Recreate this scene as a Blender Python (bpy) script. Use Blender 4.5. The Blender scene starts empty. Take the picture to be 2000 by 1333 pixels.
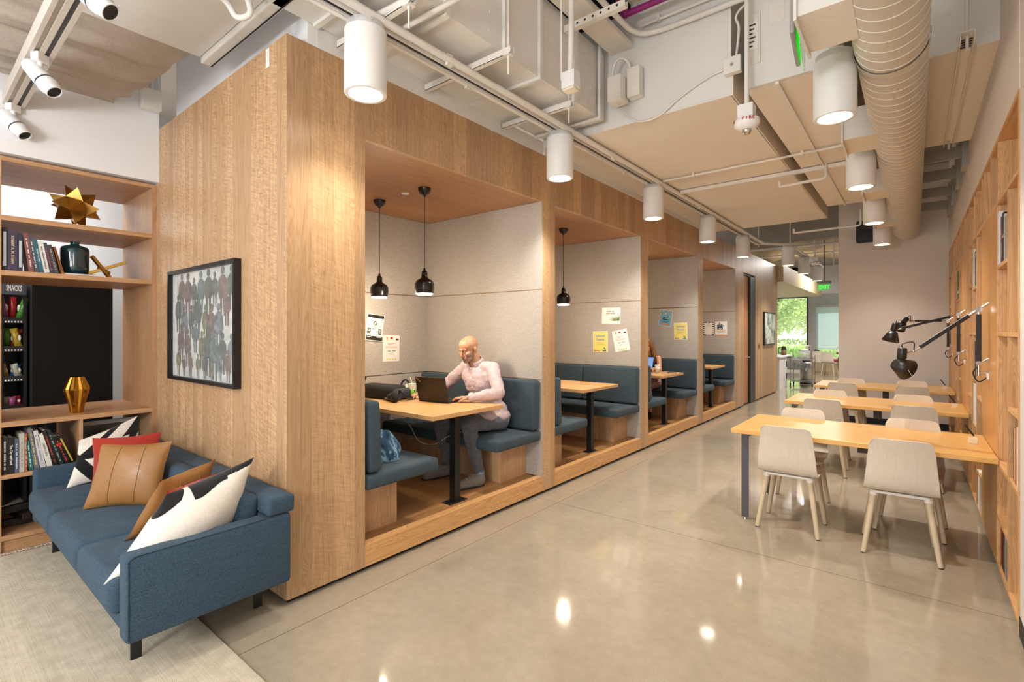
import bpy, bmesh, math, random
from mathutils import Vector, Matrix, Euler
R = random.Random(7)
rad = math.radians
SC = bpy.context.scene
COL = SC.collection

# ------------------------------------------------------------------ materials
MATS = {}
def s2l(c):
    if isinstance(c, str):
        c = [int(c[i:i+2], 16)/255 for i in (0, 2, 4)]
    return tuple(((v/12.92) if v <= .04045 else ((v+.055)/1.055)**2.4) for v in c[:3]) + (1,)
class N:
    def __init__(s, name):
        m = bpy.data.materials.new(name); m.use_nodes = True
        s.m = m; s.t = m.node_tree; s.b = s.t.nodes['Principled BSDF']
    def n(s, typ, **kw):
        nd = s.t.nodes.new(typ)
        for k, v in kw.items(): setattr(nd, k, v)
        return nd
    def l(s, a, b): s.t.links.new(a, b)
    def math(s, op, a, b=None, c=None):
        nd = s.n('ShaderNodeMath', operation=op)
        for i, v in enumerate((a, b, c)):
            if v is None: continue
            if isinstance(v, (int, float)): nd.inputs[i].default_value = v
            else: s.l(v, nd.inputs[i])
        return nd.outputs[0]
    def xyz(s):
        tc = s.n('ShaderNodeTexCoord'); sp = s.n('ShaderNodeSeparateXYZ'); s.l(tc.outputs['Object'], sp.inputs[0])
        return tc.outputs['Object'], sp.outputs[0], sp.outputs[1], sp.outputs[2]
    def comb(s, x, y, z):
        nd = s.n('ShaderNodeCombineXYZ')
        for i, v in enumerate((x, y, z)):
            if isinstance(v, (int, float)): nd.inputs[i].default_value = v
            else: s.l(v, nd.inputs[i])
        return nd.outputs[0]
    def noise(s, vec, scale, detail=3, rough=.5, dist=0):
        nd = s.n('ShaderNodeTexNoise'); nd.inputs['Scale'].default_value = scale
        nd.inputs['Detail'].default_value = detail; nd.inputs['Roughness'].default_value = rough
        nd.inputs['Distortion'].default_value = dist
        if vec is not None: s.l(vec, nd.inputs['Vector'])
        return nd.outputs['Fac']
    def ramp(s, fac, stops):
        nd = s.n('ShaderNodeValToRGB'); e = nd.color_ramp.elements
        while len(e) < len(stops): e.new(.5)
        for i, (p, c) in enumerate(stops):
            e[i].position = p; e[i].color = c if len(c) == 4 and not isinstance(c, str) else s2l(c)
        s.l(fac, nd.inputs[0]); return nd.outputs[0]
    def mix(s, fac, a, b, typ='MIX'):
        nd = s.n('ShaderNodeMix', data_type='RGBA', blend_type=typ)
        for sock, v in ((nd.inputs[0], fac), (nd.inputs[6], a), (nd.inputs[7], b)):
            if isinstance(v, (int, float)): sock.default_value = v
            elif isinstance(v, (tuple, str)): sock.default_value = s2l(v) if isinstance(v, str) else v
            else: s.l(v, sock)
        return nd.outputs[2]
    def bump(s, h, strength=.3, dist=.01):
        nd = s.n('ShaderNodeBump'); nd.inputs['Strength'].default_value = strength; nd.inputs['Distance'].default_value = dist
        s.l(h, nd.inputs['Height']); s.l(nd.outputs[0], s.b.inputs['Normal'])
    def base(s, c):
        if isinstance(c, (str, tuple)): s.b.inputs['Base Color'].default_value = s2l(c) if isinstance(c, str) else c
        else: s.l(c, s.b.inputs['Base Color'])
    def fin(s, rough=.5, metal=0, spec=None, key=None):
        s.b.inputs['Roughness'].default_value = rough; s.b.inputs['Metallic'].default_value = metal
        if spec is not None: s.b.inputs['Specular IOR Level'].default_value = spec
        MATS[key] = s.m; return s.m

def plain(key, col, rough=.5, metal=0, spec=None, var=.05, vs=30, bump=0):
    if key in MATS: return MATS[key]
    k = N(key); v, x, y, z = k.xyz()
    f = k.noise(v, vs, 3)
    c = s2l(col)
    d = tuple(max(0, q*(1-var*2)) for q in c[:3])+(1,); u = tuple(min(1, q*(1+var)) for q in c[:3])+(1,)
    k.base(k.mix(f, d, u))
    if bump: k.bump(f, bump, .005)
    return k.fin(rough, metal, spec, key)
def emis(key, col, strength):
    k = N(key); k.base(col); k.b.inputs['Emission Color'].default_value = s2l(col)
    k.b.inputs['Emission Strength'].default_value = strength; return k.fin(.5, 0, None, key)
def wood(key, c1, c2, grain='z', band='xy', plank=.13, tone=.16, figure=.25, rough=.42, streak=60, bumpk=.05, seam=True, rings=.2):
    k = N(key); v, x, y, z = k.xyz(); ax = dict(x=x, y=y, z=z)
    if band == 'xy': b = k.math('ADD', x, y); o = k.math('SUBTRACT', x, y)
    else:
        b = ax[band]; o = ax[[q for q in 'xyz' if q not in (band, grain)][0]]
    g = ax[grain]
    bs = k.math('ADD', k.math('DIVIDE', b, plank), 50.37)
    idx = k.math('FLOOR', bs)
    wn = k.n('ShaderNodeTexWhiteNoise', noise_dimensions='1D'); k.l(idx, wn.inputs['W']); t = wn.outputs['Value']
    off = k.math('MULTIPLY', t, 31)
    st = k.noise(k.comb(k.math('MULTIPLY', b, streak), k.math('ADD', k.math('MULTIPLY', g, 1.6), off), k.math('MULTIPLY', o, streak)), 1, 4, .6)
    cat = k.noise(k.comb(k.math('MULTIPLY', b, 11), k.math('ADD', k.math('MULTIPLY', g, .9), off), k.math('MULTIPLY', o, 9)), 1, 2, .5, 1.2)
    ring = k.math('ABSOLUTE', k.math('SINE', k.math('MULTIPLY', cat, 46)))
    fig = k.noise(k.comb(k.math('ADD', k.math('MULTIPLY', b, 13), off), k.math('ADD', k.math('MULTIPLY', g, 78), k.math('MULTIPLY', b, 24)), 0), 1, 2, .5, .4)
    fac = k.math('ADD', k.math('MULTIPLY', st, .62), k.math('MULTIPLY', ring, rings))
    figw = k.math('MULTIPLY', k.math('SUBTRACT', fig, .5), k.math('MULTIPLY', k.math('GREATER_THAN', t, .35), figure))
    fac = k.math('ADD', fac, figw)
    col = k.ramp(fac, [(.22, s2l(c2)), (.68, s2l(c1))])
    tn = k.math('ADD', k.math('MULTIPLY', t, tone), 1-tone*.6)
    if seam:
        fr = k.math('FRACT', bs); sm = k.math('LESS_THAN', k.math('ABSOLUTE', k.math('SUBTRACT', fr, .5)), .496)
        tn = k.math('MULTIPLY', tn, k.math('ADD', k.math('MULTIPLY', sm, .18), .82))
    cc = k.comb(tn, tn, tn)
    k.base(k.mix(1.0, col, cc, 'MULTIPLY'))
    if bumpk: k.bump(st, bumpk, .002)
    return k.fin(rough, 0, None, key)
def cloth(key, c1, c2, scale=500, rough=.95, bump=.5, big=6, sheen=.2, mott=110):
    k = N(key); v, x, y, z = k.xyz()
    f = k.noise(v, scale, 2, .6); m = k.noise(v, mott, 3, .7)
    w1 = k.noise(k.comb(k.math('MULTIPLY', x, 8), k.math('MULTIPLY', y, 8), k.math('MULTIPLY', z, 300)), 1, 2)
    fac = k.math('ADD', k.math('MULTIPLY', f, .45), k.math('ADD', k.math('MULTIPLY', m, .4), k.math('MULTIPLY', w1, .15)))
    k.base(k.ramp(fac, [(.36, s2l(c2)), (.64, s2l(c1))])); k.bump(f, bump, .002)
    k.b.inputs['Sheen Weight'].default_value = sheen
    return k.fin(rough, 0, .2, key)

OAKW = wood('oak_wall', 'cda981', 'a6815a', 'z', 'xy', .145, .34, .45, .4)
OAKE = wood('oak_end', 'cfaa82', 'a27c56', 'z', 'xy', .085, .26, .8, .42)
OAKC = wood('oak_ceiling', 'b98a62', '966845', 'y', 'x', .16, .16, .12, .45)
OAKF = wood('oak_floor', 'c4935f', '97683c', 'y', 'x', .12, .34, .1, .3)
OAKS = wood('oak_sill', 'e0b078', 'b98650', 'y', 'z', .5, .1, .05, .38, seam=False)
OAKB = wood('oak_base', 'd3ac84', 'b08a64', 'z', 'xy', .11, .2, .12, .45)
OAKT = wood('oak_table', 'deb07a', 'c39460', 'x', 'y', .11, .12, .05, .32, streak=40)
DESK = wood('desk_top', 'e2b268', 'cc9850', 'x', 'y', .19, .14, .05, .28, streak=30)
OAKL = wood('oak_shelf', 'c99e74', 'a67c56', 'z', 'xy', .16, .22, .2, .45)
OAKLH = wood('oak_shelf_flat', 'c69a70', 'a37852', 'y', 'x', .25, .15, .1, .45)
OAKR = wood('oak_bookcase', 'dfb27c', 'b48555', 'z', 'xy', .21, .2, .08, .42)
OAKRH = wood('oak_bookcase_flat', 'e0b077', 'bb8a55', 'y', 'x', .3, .12, .05, .4)
OAKP = wood('oak_panel_golden', 'dba25a', 'bc8444', 'z', 'xy', .28, .16, .06, .38)
BIRCH = wood('birch_ply', 'ddd2c3', 'cfc3b2', 'z', 'x', .9, .05, .02, .45, streak=110, seam=False, rings=.03)
DOORW = wood('door_wood', 'c98f60', 'a46e44', 'z', 'xy', .5, .1, .1, .35)
BEIGEW = wood('far_wood', 'd8c39c', 'b9a27c', 'y', 'z', .2, .1, .05, .5)
WHITE = plain('white_paint', 'e2e1e2', .75, var=.02)
WALLC = plain('wall_cream', 'dcd3cb', .8, var=.02)
CEIL = plain('ceiling_beige', 'e4dcd0', .85, var=.03, vs=4)
CEILG = plain('ceiling_grey_white', 'deddda', .8, var=.03, vs=6)
DUCT = plain('duct_paint', 'e0deda', .6, var=.05, vs=12, bump=.2)
PIPE = plain('pipe_paint', 'e2ded8', .5, var=.03)
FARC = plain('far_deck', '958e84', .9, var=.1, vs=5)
LAMPW = plain('lamp_white', 'e6e6e6', .45, var=.01)
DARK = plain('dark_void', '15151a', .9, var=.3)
BLACK = plain('black_metal', '141416', .4, var=.1)
BLACKS = plain('black_satin', '0d0b0b', .22, spec=.6)
BLACKP = plain('black_plastic', '17171a', .5)
GREYM = plain('grey_powder_metal', '4a4b50', .45)
CHROME = plain('chrome', 'd8d8d8', .14, 1, var=.02)
ALU = plain('brushed_alu', 'b8b8b6', .35, 1, var=.05)
GOLD = plain('gold', 'c8943a', .16, 1, var=.1, vs=6)
BRONZE = plain('bronze', 'b88f4a', .38, 1, var=.15, vs=12)
FELT = cloth('felt_panel', 'c6beb6', '8e8780', 300, .95, .35, sheen=.1, mott=120)
BLUE = cloth('booth_blue', '4c5b64', '2b373f', 600, .95, .4, sheen=.05, mott=220)
SOFA = cloth('sofa_blue', '4b6173', '20303e', 420, .95, .6, sheen=.05, mott=190)
SOFAD = plain('sofa_seam', '1e3140', .9)
RED = cloth('pillow_red', 'b0382a', '8e2a20', 600, .9, .4)
PW = cloth('pillow_white', 'e6ded3', 'd2c9bd', 300, .9, .3, mott=60)
TAN = plain('leather_tan', '9a6c3a', .38, var=.1, vs=60, bump=.15)
WHITEP = plain('paper_white', 'ece9e4', .7, var=.01)
CLR = N('clear_acrylic'); CLR.base('eef2f0'); CLR.b.inputs['Alpha'].default_value = .25; CLEAR = CLR.fin(.1, 0, None, 'clear_acrylic')
def concrete():
    k = N('polished_concrete'); v, x, y, z = k.xyz()
    big = k.noise(v, 1.1, 5, .6); mid = k.noise(v, 16, 4, .6); fine = k.noise(v, 230, 3, .7)
    f = k.math('ADD', k.math('MULTIPLY', big, .38), k.math('ADD', k.math('MULTIPLY', mid, .18), k.math('MULTIPLY', fine, .46)))
    c = k.ramp(f, [(.3, s2l('857a68')), (.52, s2l('a39784')), (.74, s2l('bdb19b'))])
    vo = k.n('ShaderNodeTexVoronoi'); vo.inputs['Scale'].default_value = 90; k.l(v, vo.inputs['Vector'])
    sp = k.math('LESS_THAN', vo.outputs['Distance'], .13)
    c = k.mix(k.math('MULTIPLY', sp, .4), c, s2l('645c4e'))
    d = None
    for ax, p in ((y, 3.78), (y, 7.17), (y, 10.6), (y, 14.0), (y, 17.4), (y, .4), (x, -2.52)):
        e = k.math('LESS_THAN', k.math('ABSOLUTE', k.math('SUBTRACT', ax, p)), .0028)
        d = e if d is None else k.math('MAXIMUM', d, e)
    c = k.mix(k.math('MULTIPLY', d, .7), c, s2l('4f4638'))
    k.base(c)
    rg = k.math('ADD', k.math('MULTIPLY', fine, .07), .035); k.l(rg, k.b.inputs['Roughness'])
    m = k.fin(.2, 0, .75, 'concrete'); k.l(rg, k.b.inputs['Roughness']); return m
CONC = concrete()

# ------------------------------------------------------------------ mesh builder
def TR(loc=(0, 0, 0), rot=(0, 0, 0), sc=(1, 1, 1)):
    return Matrix.Translation(loc) @ Euler(rot).to_matrix().to_4x4() @ Matrix.Diagonal((*sc, 1))
class MB:
    def __init__(s, mat=None, M=None): s.v = []; s.f = []; s.fm = []; s.fs = []; s.mats = []; s.d = mat; s.M = M
    def raw(s, vs, fs, mat=None, smooth=False, M=None):
        mat = mat or s.d
        if mat not in s.mats: s.mats.append(mat)
        mi = s.mats.index(mat); o = len(s.v)
        for q in vs:
            q = Vector(q)
            if M is not None: q = M @ q
            if s.M is not None: q = s.M @ q
            s.v.append(q)
        for f in fs: s.f.append([i+o for i in f]); s.fm.append(mi); s.fs.append(smooth)
        return s
    def box(s, x0, x1, y0, y1, z0, z1, mat=None, bev=0, M=None, seg=2):
        if bev <= 0:
            vs = [(x, y, z) for z in (z0, z1) for y in (y0, y1) for x in (x0, x1)]
            return s.raw(vs, [(0, 2, 3, 1), (4, 5, 7, 6), (0, 1, 5, 4), (2, 6, 7, 3), (0, 4, 6, 2), (1, 3, 7, 5)], mat, False, M)
        bm = bmesh.new(); bmesh.ops.create_cube(bm, size=1)
        for q in bm.verts: q.co = Vector(((x0+x1)/2+q.co.x*(x1-x0), (y0+y1)/2+q.co.y*(y1-y0), (z0+z1)/2+q.co.z*(z1-z0)))
        bev = min(bev, .49*min(abs(x1-x0), abs(y1-y0), abs(z1-z0)))
        bmesh.ops.bevel(bm, geom=bm.edges[:], offset=bev, segments=seg, affect='EDGES', profile=.5)
        return s.bmm(bm, mat, seg > 2, M)
    def bmm(s, bm, mat=None, smooth=False, M=None):
        bm.verts.ensure_lookup_table(); bm.verts.index_update()
        s.raw([q.co.copy() for q in bm.verts], [[q.index for q in f.verts] for f in bm.faces], mat, smooth, M); bm.free(); return s
    def ring(s, p0, p1, r0, r1, mat=None, n=16, caps=True, smooth=True, M=None):
        p0 = Vector(p0); p1 = Vector(p1); d = (p1-p0).normalized()
        a = d.orthogonal().normalized(); b = d.cross(a); vs = []
        for p, r in ((p0, r0), (p1, r1)):
            for i in range(n):
                t = 2*math.pi*i/n; vs.append(p+(a*math.cos(t)+b*math.sin(t))*r)
        fs = [(i, (i+1) % n, n+(i+1) % n, n+i) for i in range(n)]
        s.raw(vs, fs, mat, smooth, M)
        if caps: s.raw(vs, [list(range(n))[::-1], list(range(n, 2*n))], mat, False, M)
        return s
    def tube(s, pts, r, mat=None, n=8, M=None, smooth_pts=0, closed=False):
        P = [Vector(p) for p in pts]
        if smooth_pts and len(P) > 2:
            Q = []
            for i in range(len(P)-1):
                a, b, c, d = P[max(i-1, 0)], P[i], P[i+1], P[min(i+2, len(P)-1)]
                for k in range(smooth_pts):
                    t = k/smooth_pts
                    Q.append(.5*((2*b)+(c-a)*t+(2*a-5*b+4*c-d)*t*t+(3*b-3*c+d-a)*t**3))
            Q.append(P[-1]); P = Q
        rr = r if isinstance(r, (list, tuple)) else None
        m = len(P); vs = []; up = None
        for i, p in enumerate(P):
            d = (P[min(i+1, m-1)]-P[max(i-1, 0)]).normalized()
            if up is None: up = d.orthogonal().normalized()
            a = (up-d*up.dot(d)); a = a.normalized() if a.length > 1e-5 else d.orthogonal().normalized(); up = a; b = d.cross(a)
            ri = (rr[min(int(i*(len(rr)-1)/(m-1)+.5), len(rr)-1)] if rr else r)
            for j in range(n):
                t = 2*math.pi*j/n; vs.append(p+(a*math.cos(t)+b*math.sin(t))*ri)
        fs = [(i*n+j, i*n+(j+1) % n, (i+1)*n+(j+1) % n, (i+1)*n+j) for i in range(m-1) for j in range(n)]
        s.raw(vs, fs, mat, True, M); s.raw(vs, [list(range(n))[::-1], list(range((m-1)*n, m*n))], mat, False, M); return s
    def lathe(s, prof, c=(0, 0, 0), mat=None, n=28, smooth=True, M=None, ridge=0, rn=10):
        vs = []
        for r, z in prof:
            for i in range(n):
                t = 2*math.pi*i/n; q = r*(1+(ridge if (i*rn*2//n) % 2 else 0)); vs.append((c[0]+q*math.cos(t), c[1]+q*math.sin(t), c[2]+z))
        m = len(prof)
        return s.raw(vs, [(i*n+j, i*n+(j+1) % n, (i+1)*n+(j+1) % n, (i+1)*n+j) for i in range(m-1) for j in range(n)], mat, smooth, M)
    def ell(s, c, r, mat=None, n=16, m=10, M=None, rot=None):
        vs = []; fs = []
        L = Matrix.Translation(c) @ (Euler(rot).to_matrix().to_4x4() if rot else Matrix.Identity(4))
        for i in range(m+1):
            ph = math.pi*i/m
            for j in range(n):
                t = 2*math.pi*j/n
                vs.append(L @ Vector((r[0]*math.sin(ph)*math.cos(t), r[1]*math.sin(ph)*math.sin(t), r[2]*math.cos(ph))))
        fs = [(i*n+j, (i+1)*n+j, (i+1)*n+(j+1) % n, i*n+(j+1) % n) for i in range(m) for j in range(n)]
        return s.raw(vs, fs, mat, True, M)
    def prism(s, poly, d0, d1, plane='xy', mat=None, M=None):
        n = len(poly)
        def mk(p, d):
            a, b = p
            return dict(xy=(a, b, d), xz=(a, d, b), yz=(d, a, b))[plane]
        vs = [mk(p, d0) for p in poly]+[mk(p, d1) for p in poly]
        fs = [list(range(n))[::-1], list(range(n, 2*n))]+[(i, (i+1) % n, n+(i+1) % n, n+i) for i in range(n)]
        return s.raw(vs, fs, mat, False, M)
    def grid(s, fn, nu, nv, mat=None, smooth=True, M=None, thick=0):
        vs = [Vector(fn(i/nu, j/nv)) for j in range(nv+1) for i in range(nu+1)]
        fs = [(j*(nu+1)+i, j*(nu+1)+i+1, (j+1)*(nu+1)+i+1, (j+1)*(nu+1)+i) for j in range(nv) for i in range(nu)]
        return s.raw(vs, fs, mat, smooth, M)
    def build(s, name, parent=None, kind=None, label=None, cat=None, group=None, loc=None, rot=None, mods=None, fixn=True):
        me = bpy.data.meshes.new(name); me.from_pydata([tuple(q) for q in s.v], [], s.f)
        for m in s.mats: me.materials.append(m)
        me.polygons.foreach_set('material_index', s.fm); me.polygons.foreach_set('use_smooth', s.fs)
        if fixn:
            bm = bmesh.new(); bm.from_mesh(me); bmesh.ops.recalc_face_normals(bm, faces=bm.faces[:]); bm.to_mesh(me); bm.free()
        me.update(); o = bpy.data.objects.new(name, me); COL.objects.link(o)
        if parent is not None: o.parent = parent
        if loc: o.location = loc
        if rot: o.rotation_euler = rot
        tag(o, label, cat, group, kind); return o
def tag(o, label=None, cat=None, group=None, kind=None):
    if label: o['label'] = label
    if cat: o['category'] = cat
    if group: o['group'] = group
    if kind: o['kind'] = kind
    return o
def thing(name, label, cat, loc=(0, 0, 0), rz=0, group=None):
    o = bpy.data.objects.new(name, None); COL.objects.link(o); o.location = loc; o.rotation_euler = (0, 0, rz)
    o.empty_display_size = .05
    return tag(o, label, cat, group)
def dup(root, loc=None, rz=None, label=None, group=None, skip=()):
    def cp(o, par):
        c = o.copy(); COL.objects.link(c)
        if par is not None: c.parent = par
        for ch in list(o.children):
            if not any(ch.name.startswith(k) for k in skip): cp(ch, c)
        return c
    r = cp(root, None)
    if loc is not None: r.location = loc
    if rz is not None: r.rotation_euler = (0, 0, rz)
    if label: r['label'] = label
    if group: r['group'] = group
    return r
def struct(name, mb): return mb.build(name, kind='structure')
def textmesh(mb, txt, size, M, mat, align='CENTER', ext=0, bold=False, sx=1):
    cu = bpy.data.curves.new('t', 'FONT'); cu.body = txt; cu.size = size; cu.align_x = align; cu.align_y = 'CENTER'; cu.extrude = ext
    cu.resolution_u = 2
    if bold: cu.offset = size*.018
    o = bpy.data.objects.new('t', cu); COL.objects.link(o)
    me = bpy.data.meshes.new_from_object(o)
    mb.raw([Vector((q.co.x*sx, q.co.y, q.co.z)) for q in me.vertices], [list(p.vertices) for p in me.polygons], mat, False, M)
    bpy.data.objects.remove(o); bpy.data.curves.remove(cu); bpy.data.meshes.remove(me)
def light(name, typ, loc, energy, col=(1, .93, .84), size=.1, rot=(0, 0, 0), spot=None, blend=.5):
    l = bpy.data.lights.new(name, typ); l.energy = energy; l.color = col
    if typ in ('POINT', 'SPOT'): l.shadow_soft_size = size
    if typ == 'AREA': l.size = size
    if typ == 'SPOT': l.spot_size = spot or rad(100); l.spot_blend = blend
    o = bpy.data.objects.new(name, l); COL.objects.link(o); o.location = loc; o.rotation_euler = rot; return o
# ================================================================== ROOM SHELL
WX = -2.758; RX = .412; BX = -4.37
Z0, Z1 = 2.79, 3.235
BOOTH = [(1.912, 3.886), (4.095, 6.08), (6.30, 8.277), (8.506, 10.431)]
struct('floor', MB(CONC).box(-9, .9, -5, 24.2, -.12, 0))
struct('wall_left', MB(OAKW).box(WX-.03, WX, 1.396, BOOTH[0][0], .03, Z1))
for i in range(4):
    y1 = BOOTH[i][1]; y2 = BOOTH[i+1][0] if i < 3 else 11.03
    struct('wall_left', MB(OAKW).box(WX-.04, WX, y1, y2, .03, Z1))
for a, b in BOOTH: struct('wall_left', MB(OAKW).box(WX-.04, WX, a, b, Z0, Z1))
struct('wall_left', MB(OAKW).box(WX-.04, WX, 11.03, 12.02, 2.78, Z1)); struct('wall_left', MB(OAKW).box(WX-.04, WX, 12.02, 14.3, .03, Z1))
w = MB(OAKE); w.box(-4.946, WX-.0005, 1.3955, 1.43, .03, Z1)
struct('wall_end', w)
pr = [(1.43, 1.912)]+[(BOOTH[i][1]+.03, BOOTH[i+1][0]-.03) for i in range(3)]+[(10.461, 11.0)]
for a, b in pr: struct('wall_core', MB(OAKB).box(BX-.05, WX-.04, a, b, .03, Z1-.02))
struct('wall_core', MB(OAKB).box(BX-.1, BX-.05, 1.43, 14.3, .03, Z1-.02)); struct('ceiling_core', MB(OAKB).box(BX-.1, WX-.03, 1.40, 14.3, Z1-.02, Z1))
struct('wall_core', MB(OAKB).box(BX-.1, WX-.18, 12.05, 14.3, .03, Z1-.02))
# pier edge linings (reveals of each booth opening)
w = MB(OAKW)
for i, (a, b) in enumerate(BOOTH):
    w.box(WX-.14, WX-.0405, a-.012, a, .17, Z0); w.box(WX-.14, WX-.0405, b+.003, b+.012, .17, Z0)
struct('trim_1', w)
w = MB(BLACKP); w.box(BX, WX-.035, 1.42, 14.28, 0, .0295)
struct('baseboard_left', w)
# booth linings : felt walls in an upper and a lower sheet, wood floor, wood ceiling, sill
for i, (a, b) in enumerate(BOOTH):
    fn, ff, fb = MB(FELT), MB(FELT), MB(FELT)
    for z0, z1 in ((.165, 1.086), (1.094, 1.946), (1.955, Z0-.001)):
        fn.box(BX, WX-.14, a-.02 if i else a-.0, a+.012, max(z0, .165), z1)
        ff.box(BX, WX-.001, b-.012, b+.002, {.165: .171}.get(z0, z0), z1)
        fb.box(BX-.02, BX-.0005, a-.01, b+.01, z0, z1)
    struct('wall_felt', fn); struct('wall_felt', ff); struct('wall_felt', fb)
    struct('floor_booth', MB(OAKF).box(BX, WX-.07, a-.012, b+.012, .03, .163))
    struct('ceiling_booth', MB(OAKC).box(BX-.02, WX-.041, a-.012, b+.012, Z0+.001, Z0+.03))
    struct('trim_2', MB(OAKS).box(WX-.0695, WX+.001, a+.0005, b-.0005, .032, .17))
# door opening
w = MB(BLACK)
w.box(WX-.16, WX-.004, 11.62, 12.015, 0, 2.74); w.box(WX-.12, WX-.03, 11.98, 12.03, 0, 2.80); w.box(WX-.12, WX-.03, 11.02, 11.06, 0, 2.80); w.box(WX-.12, WX-.03, 11.02, 12.03, 2.74, 2.79)
fr = struct('trim_3', w)
d = thing('wood_door', 'reddish wood door standing in the black frame after the last booth', 'door', (WX-.05, 11.5, 0))
MB(DOORW).box(-.045, 0, -.44, .10, .01, 2.73, bev=.003).build('door_leaf', d)
h = MB(CHROME); h.ring((0, .05, 1.0), (.05, .05, 1.0), .012, .012); h.tube([(.05, .05, 1.0), (.055, -.02, 1.0), (.055, -.08, 1.0)], .01); h.ring((0, .05, 1.0), (.006, .05, 1.0), .028, .028)
h.build('door_handle', d)
# white walls
w = MB(WHITE)
w.box(-5.05, -4.90, -5, 1.395, 2.79, 4.4)
struct('wall_shelf_side', w)
w = MB(WHITE); w.box(-4.90, -2.76, 1.52, 1.58, Z1, 4.4)
struct('wall_end_upper', w)
w = MB(CEILG); w.box(WX-.02, WX+.0, 1.58, 3.9, Z1, 3.36); w.box(WX-.5, WX+.012, 3.9, 9.0, Z1+.0, 3.30)
struct('trim_4', w)
# lounge behind the open bookshelf
w = MB(WHITE); w.box(-7.6, -7.5, -5, 2.8, 0, 4.4); w.box(-7.6, BX-.12, 2.6, 2.7, 0, 4.4)
struct('wall_back_lounge', w)
# right side
w = MB(WALLC); w.box(RX+.004, .9, -1.0, 3.60, .1, 4.4); w.box(RX+.0, .9, 3.60, 10.4, 2.79, 4.4)
struct('wall_right', w)
w = MB(BLACKP); w.box(RX+.001, .9, -1.0, 3.60, 0, .1, M=None)
struct('baseboard_right', w)
w = MB(WALLC); w.box(-1.035, .9, 10.35, 13.2, .1, 4.4)
struct('wall_back', w)
struct('baseboard_back', MB(BLACKP).box(-1.04, .9, 10.34, 13.2, 0, .1))
w = MB(WALLC); w.box(.8, .9, 3.60, 10.4, 0, 2.79)
struct('wall_bookcase_back', w)
# ------------------------------------------------------------------ ceilings
w = MB(CEIL); w.box(-9, .9, -5, 9.2, 4.3, 4.42)
struct('ceiling', w)
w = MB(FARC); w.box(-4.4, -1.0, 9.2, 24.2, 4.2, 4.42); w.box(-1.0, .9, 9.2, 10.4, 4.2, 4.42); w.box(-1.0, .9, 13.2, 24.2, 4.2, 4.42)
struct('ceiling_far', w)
# near left ceiling board
w = MB(CEILG); w.box(-3.75, -2.9, -3, 1.30, 3.4, 3.46); w.box(-3.745, -2.895, .62, .626, 3.394, 3.4)
w.box(-2.9, -2.78, -3, 1.30, 3.40, 3.46)
struct('ceiling_board', w)
# dropped slab over the corridor (white vertical face, beige underside)
w = MB(CEILG); w.box(WX, -1.06, 3.9, 9.05, 3.302, 4.299); w.box(WX, -1.055, 3.895, 9.055, 3.298, 3.302, CEIL)
w.box(-1.06, -1.045, 3.9, 9.05, 3.298, 3.52, CEIL)
struct('ceiling_lower', w)
w = MB(CEILG); w.box(-.02, RX, 4.32, 6.40, 3.37, 4.3); w.box(-.02, RX, 4.318, 6.40, 3.364, 3.37, CEIL)
struct('ceiling_right', w)
w = MB(CEIL); w.box(-2.04, -1.84, 2.2, 3.895, 3.93, 3.97); w.box(-1.80, -1.06, -1, 3.2, 4.12, 4.3)
struct('ceiling_strip', w)
struct('ceiling_gap_shade', MB(DARK).box(-2.5, -1.86, 1.2, 3.895, 4.24, 4.296))  # dark slab, shade of the open ceiling gap painted into its colour
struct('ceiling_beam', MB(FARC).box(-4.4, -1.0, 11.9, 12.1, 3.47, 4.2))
# ================================================================== CEILING SERVICES
# big rectangular duct over the booths
t = thing('rectangular_duct', 'big white-painted rectangular duct with flanges running above the first booth', 'duct', (-2.44, 2.7, 3.36))
DX0, DX1 = -.32, .36
MB(DUCT).box(DX0+.005, DX1, -3.6, .66, 0, .60).box(DX0, DX1-.02, .66, 1.18, .02, .60).build('duct_body', t)
for y, th in ((-2.4, .03), (-1.7, .03), (-1.15, .03), (-.74, .035), (-.22, .04), (.17, .03), (.62, .06), (1.03, .035)):
    f = MB(DUCT); e = .022
    f.box(DX0+.01, DX1, y, y+th, -e, -.0005); f.box(DX1+.0005, DX1+e, y, y+th, -e, .60)
    f.build('duct_flange', t)
for y in (-.35, .30, .9):
    f = MB(DUCT)
    for k in range(5): f.ell((DX1, y+.01*k, .08+k*.12), (.004, .008, .012), n=6, m=4)
    f.build('sealant_blob', t)
# trapeze struts hanging the duct
S1 = None
for k, (y, x1) in enumerate(((2.42, -1.95), (1.72, -2.06), (3.28, -2.05))):
    t = thing('duct_strut', ('white slotted channel strut under the duct, nearest %s' % ['the second ceiling lamp of the left row', 'the first big ceiling lamp', 'the white bulkhead face'][k]), 'strut', (-2.4, y, 3.28), group='struts under the duct')
    a = MB(PIPE); L = x1+2.4
    a.box(-.34, L, -.02, .02, 0, .003).box(-.34, L, -.02, -.017, 0, .042).box(-.34, L, .017, .02, 0, .042); a.build('channel', t)
    a = MB(PIPE); a.ring((L-.03, 0, -.12), (L-.03, 0, .9), .006, .006, n=8); a.build('threaded_rod', t)
    a = MB(PIPE); a.box(L-.055, L-.005, -.025, .025, -.006, 0); a.ring((L-.03, 0, -.02), (L-.03, 0, -.006), .011, .011, n=6); a.build('nut', t)
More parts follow.
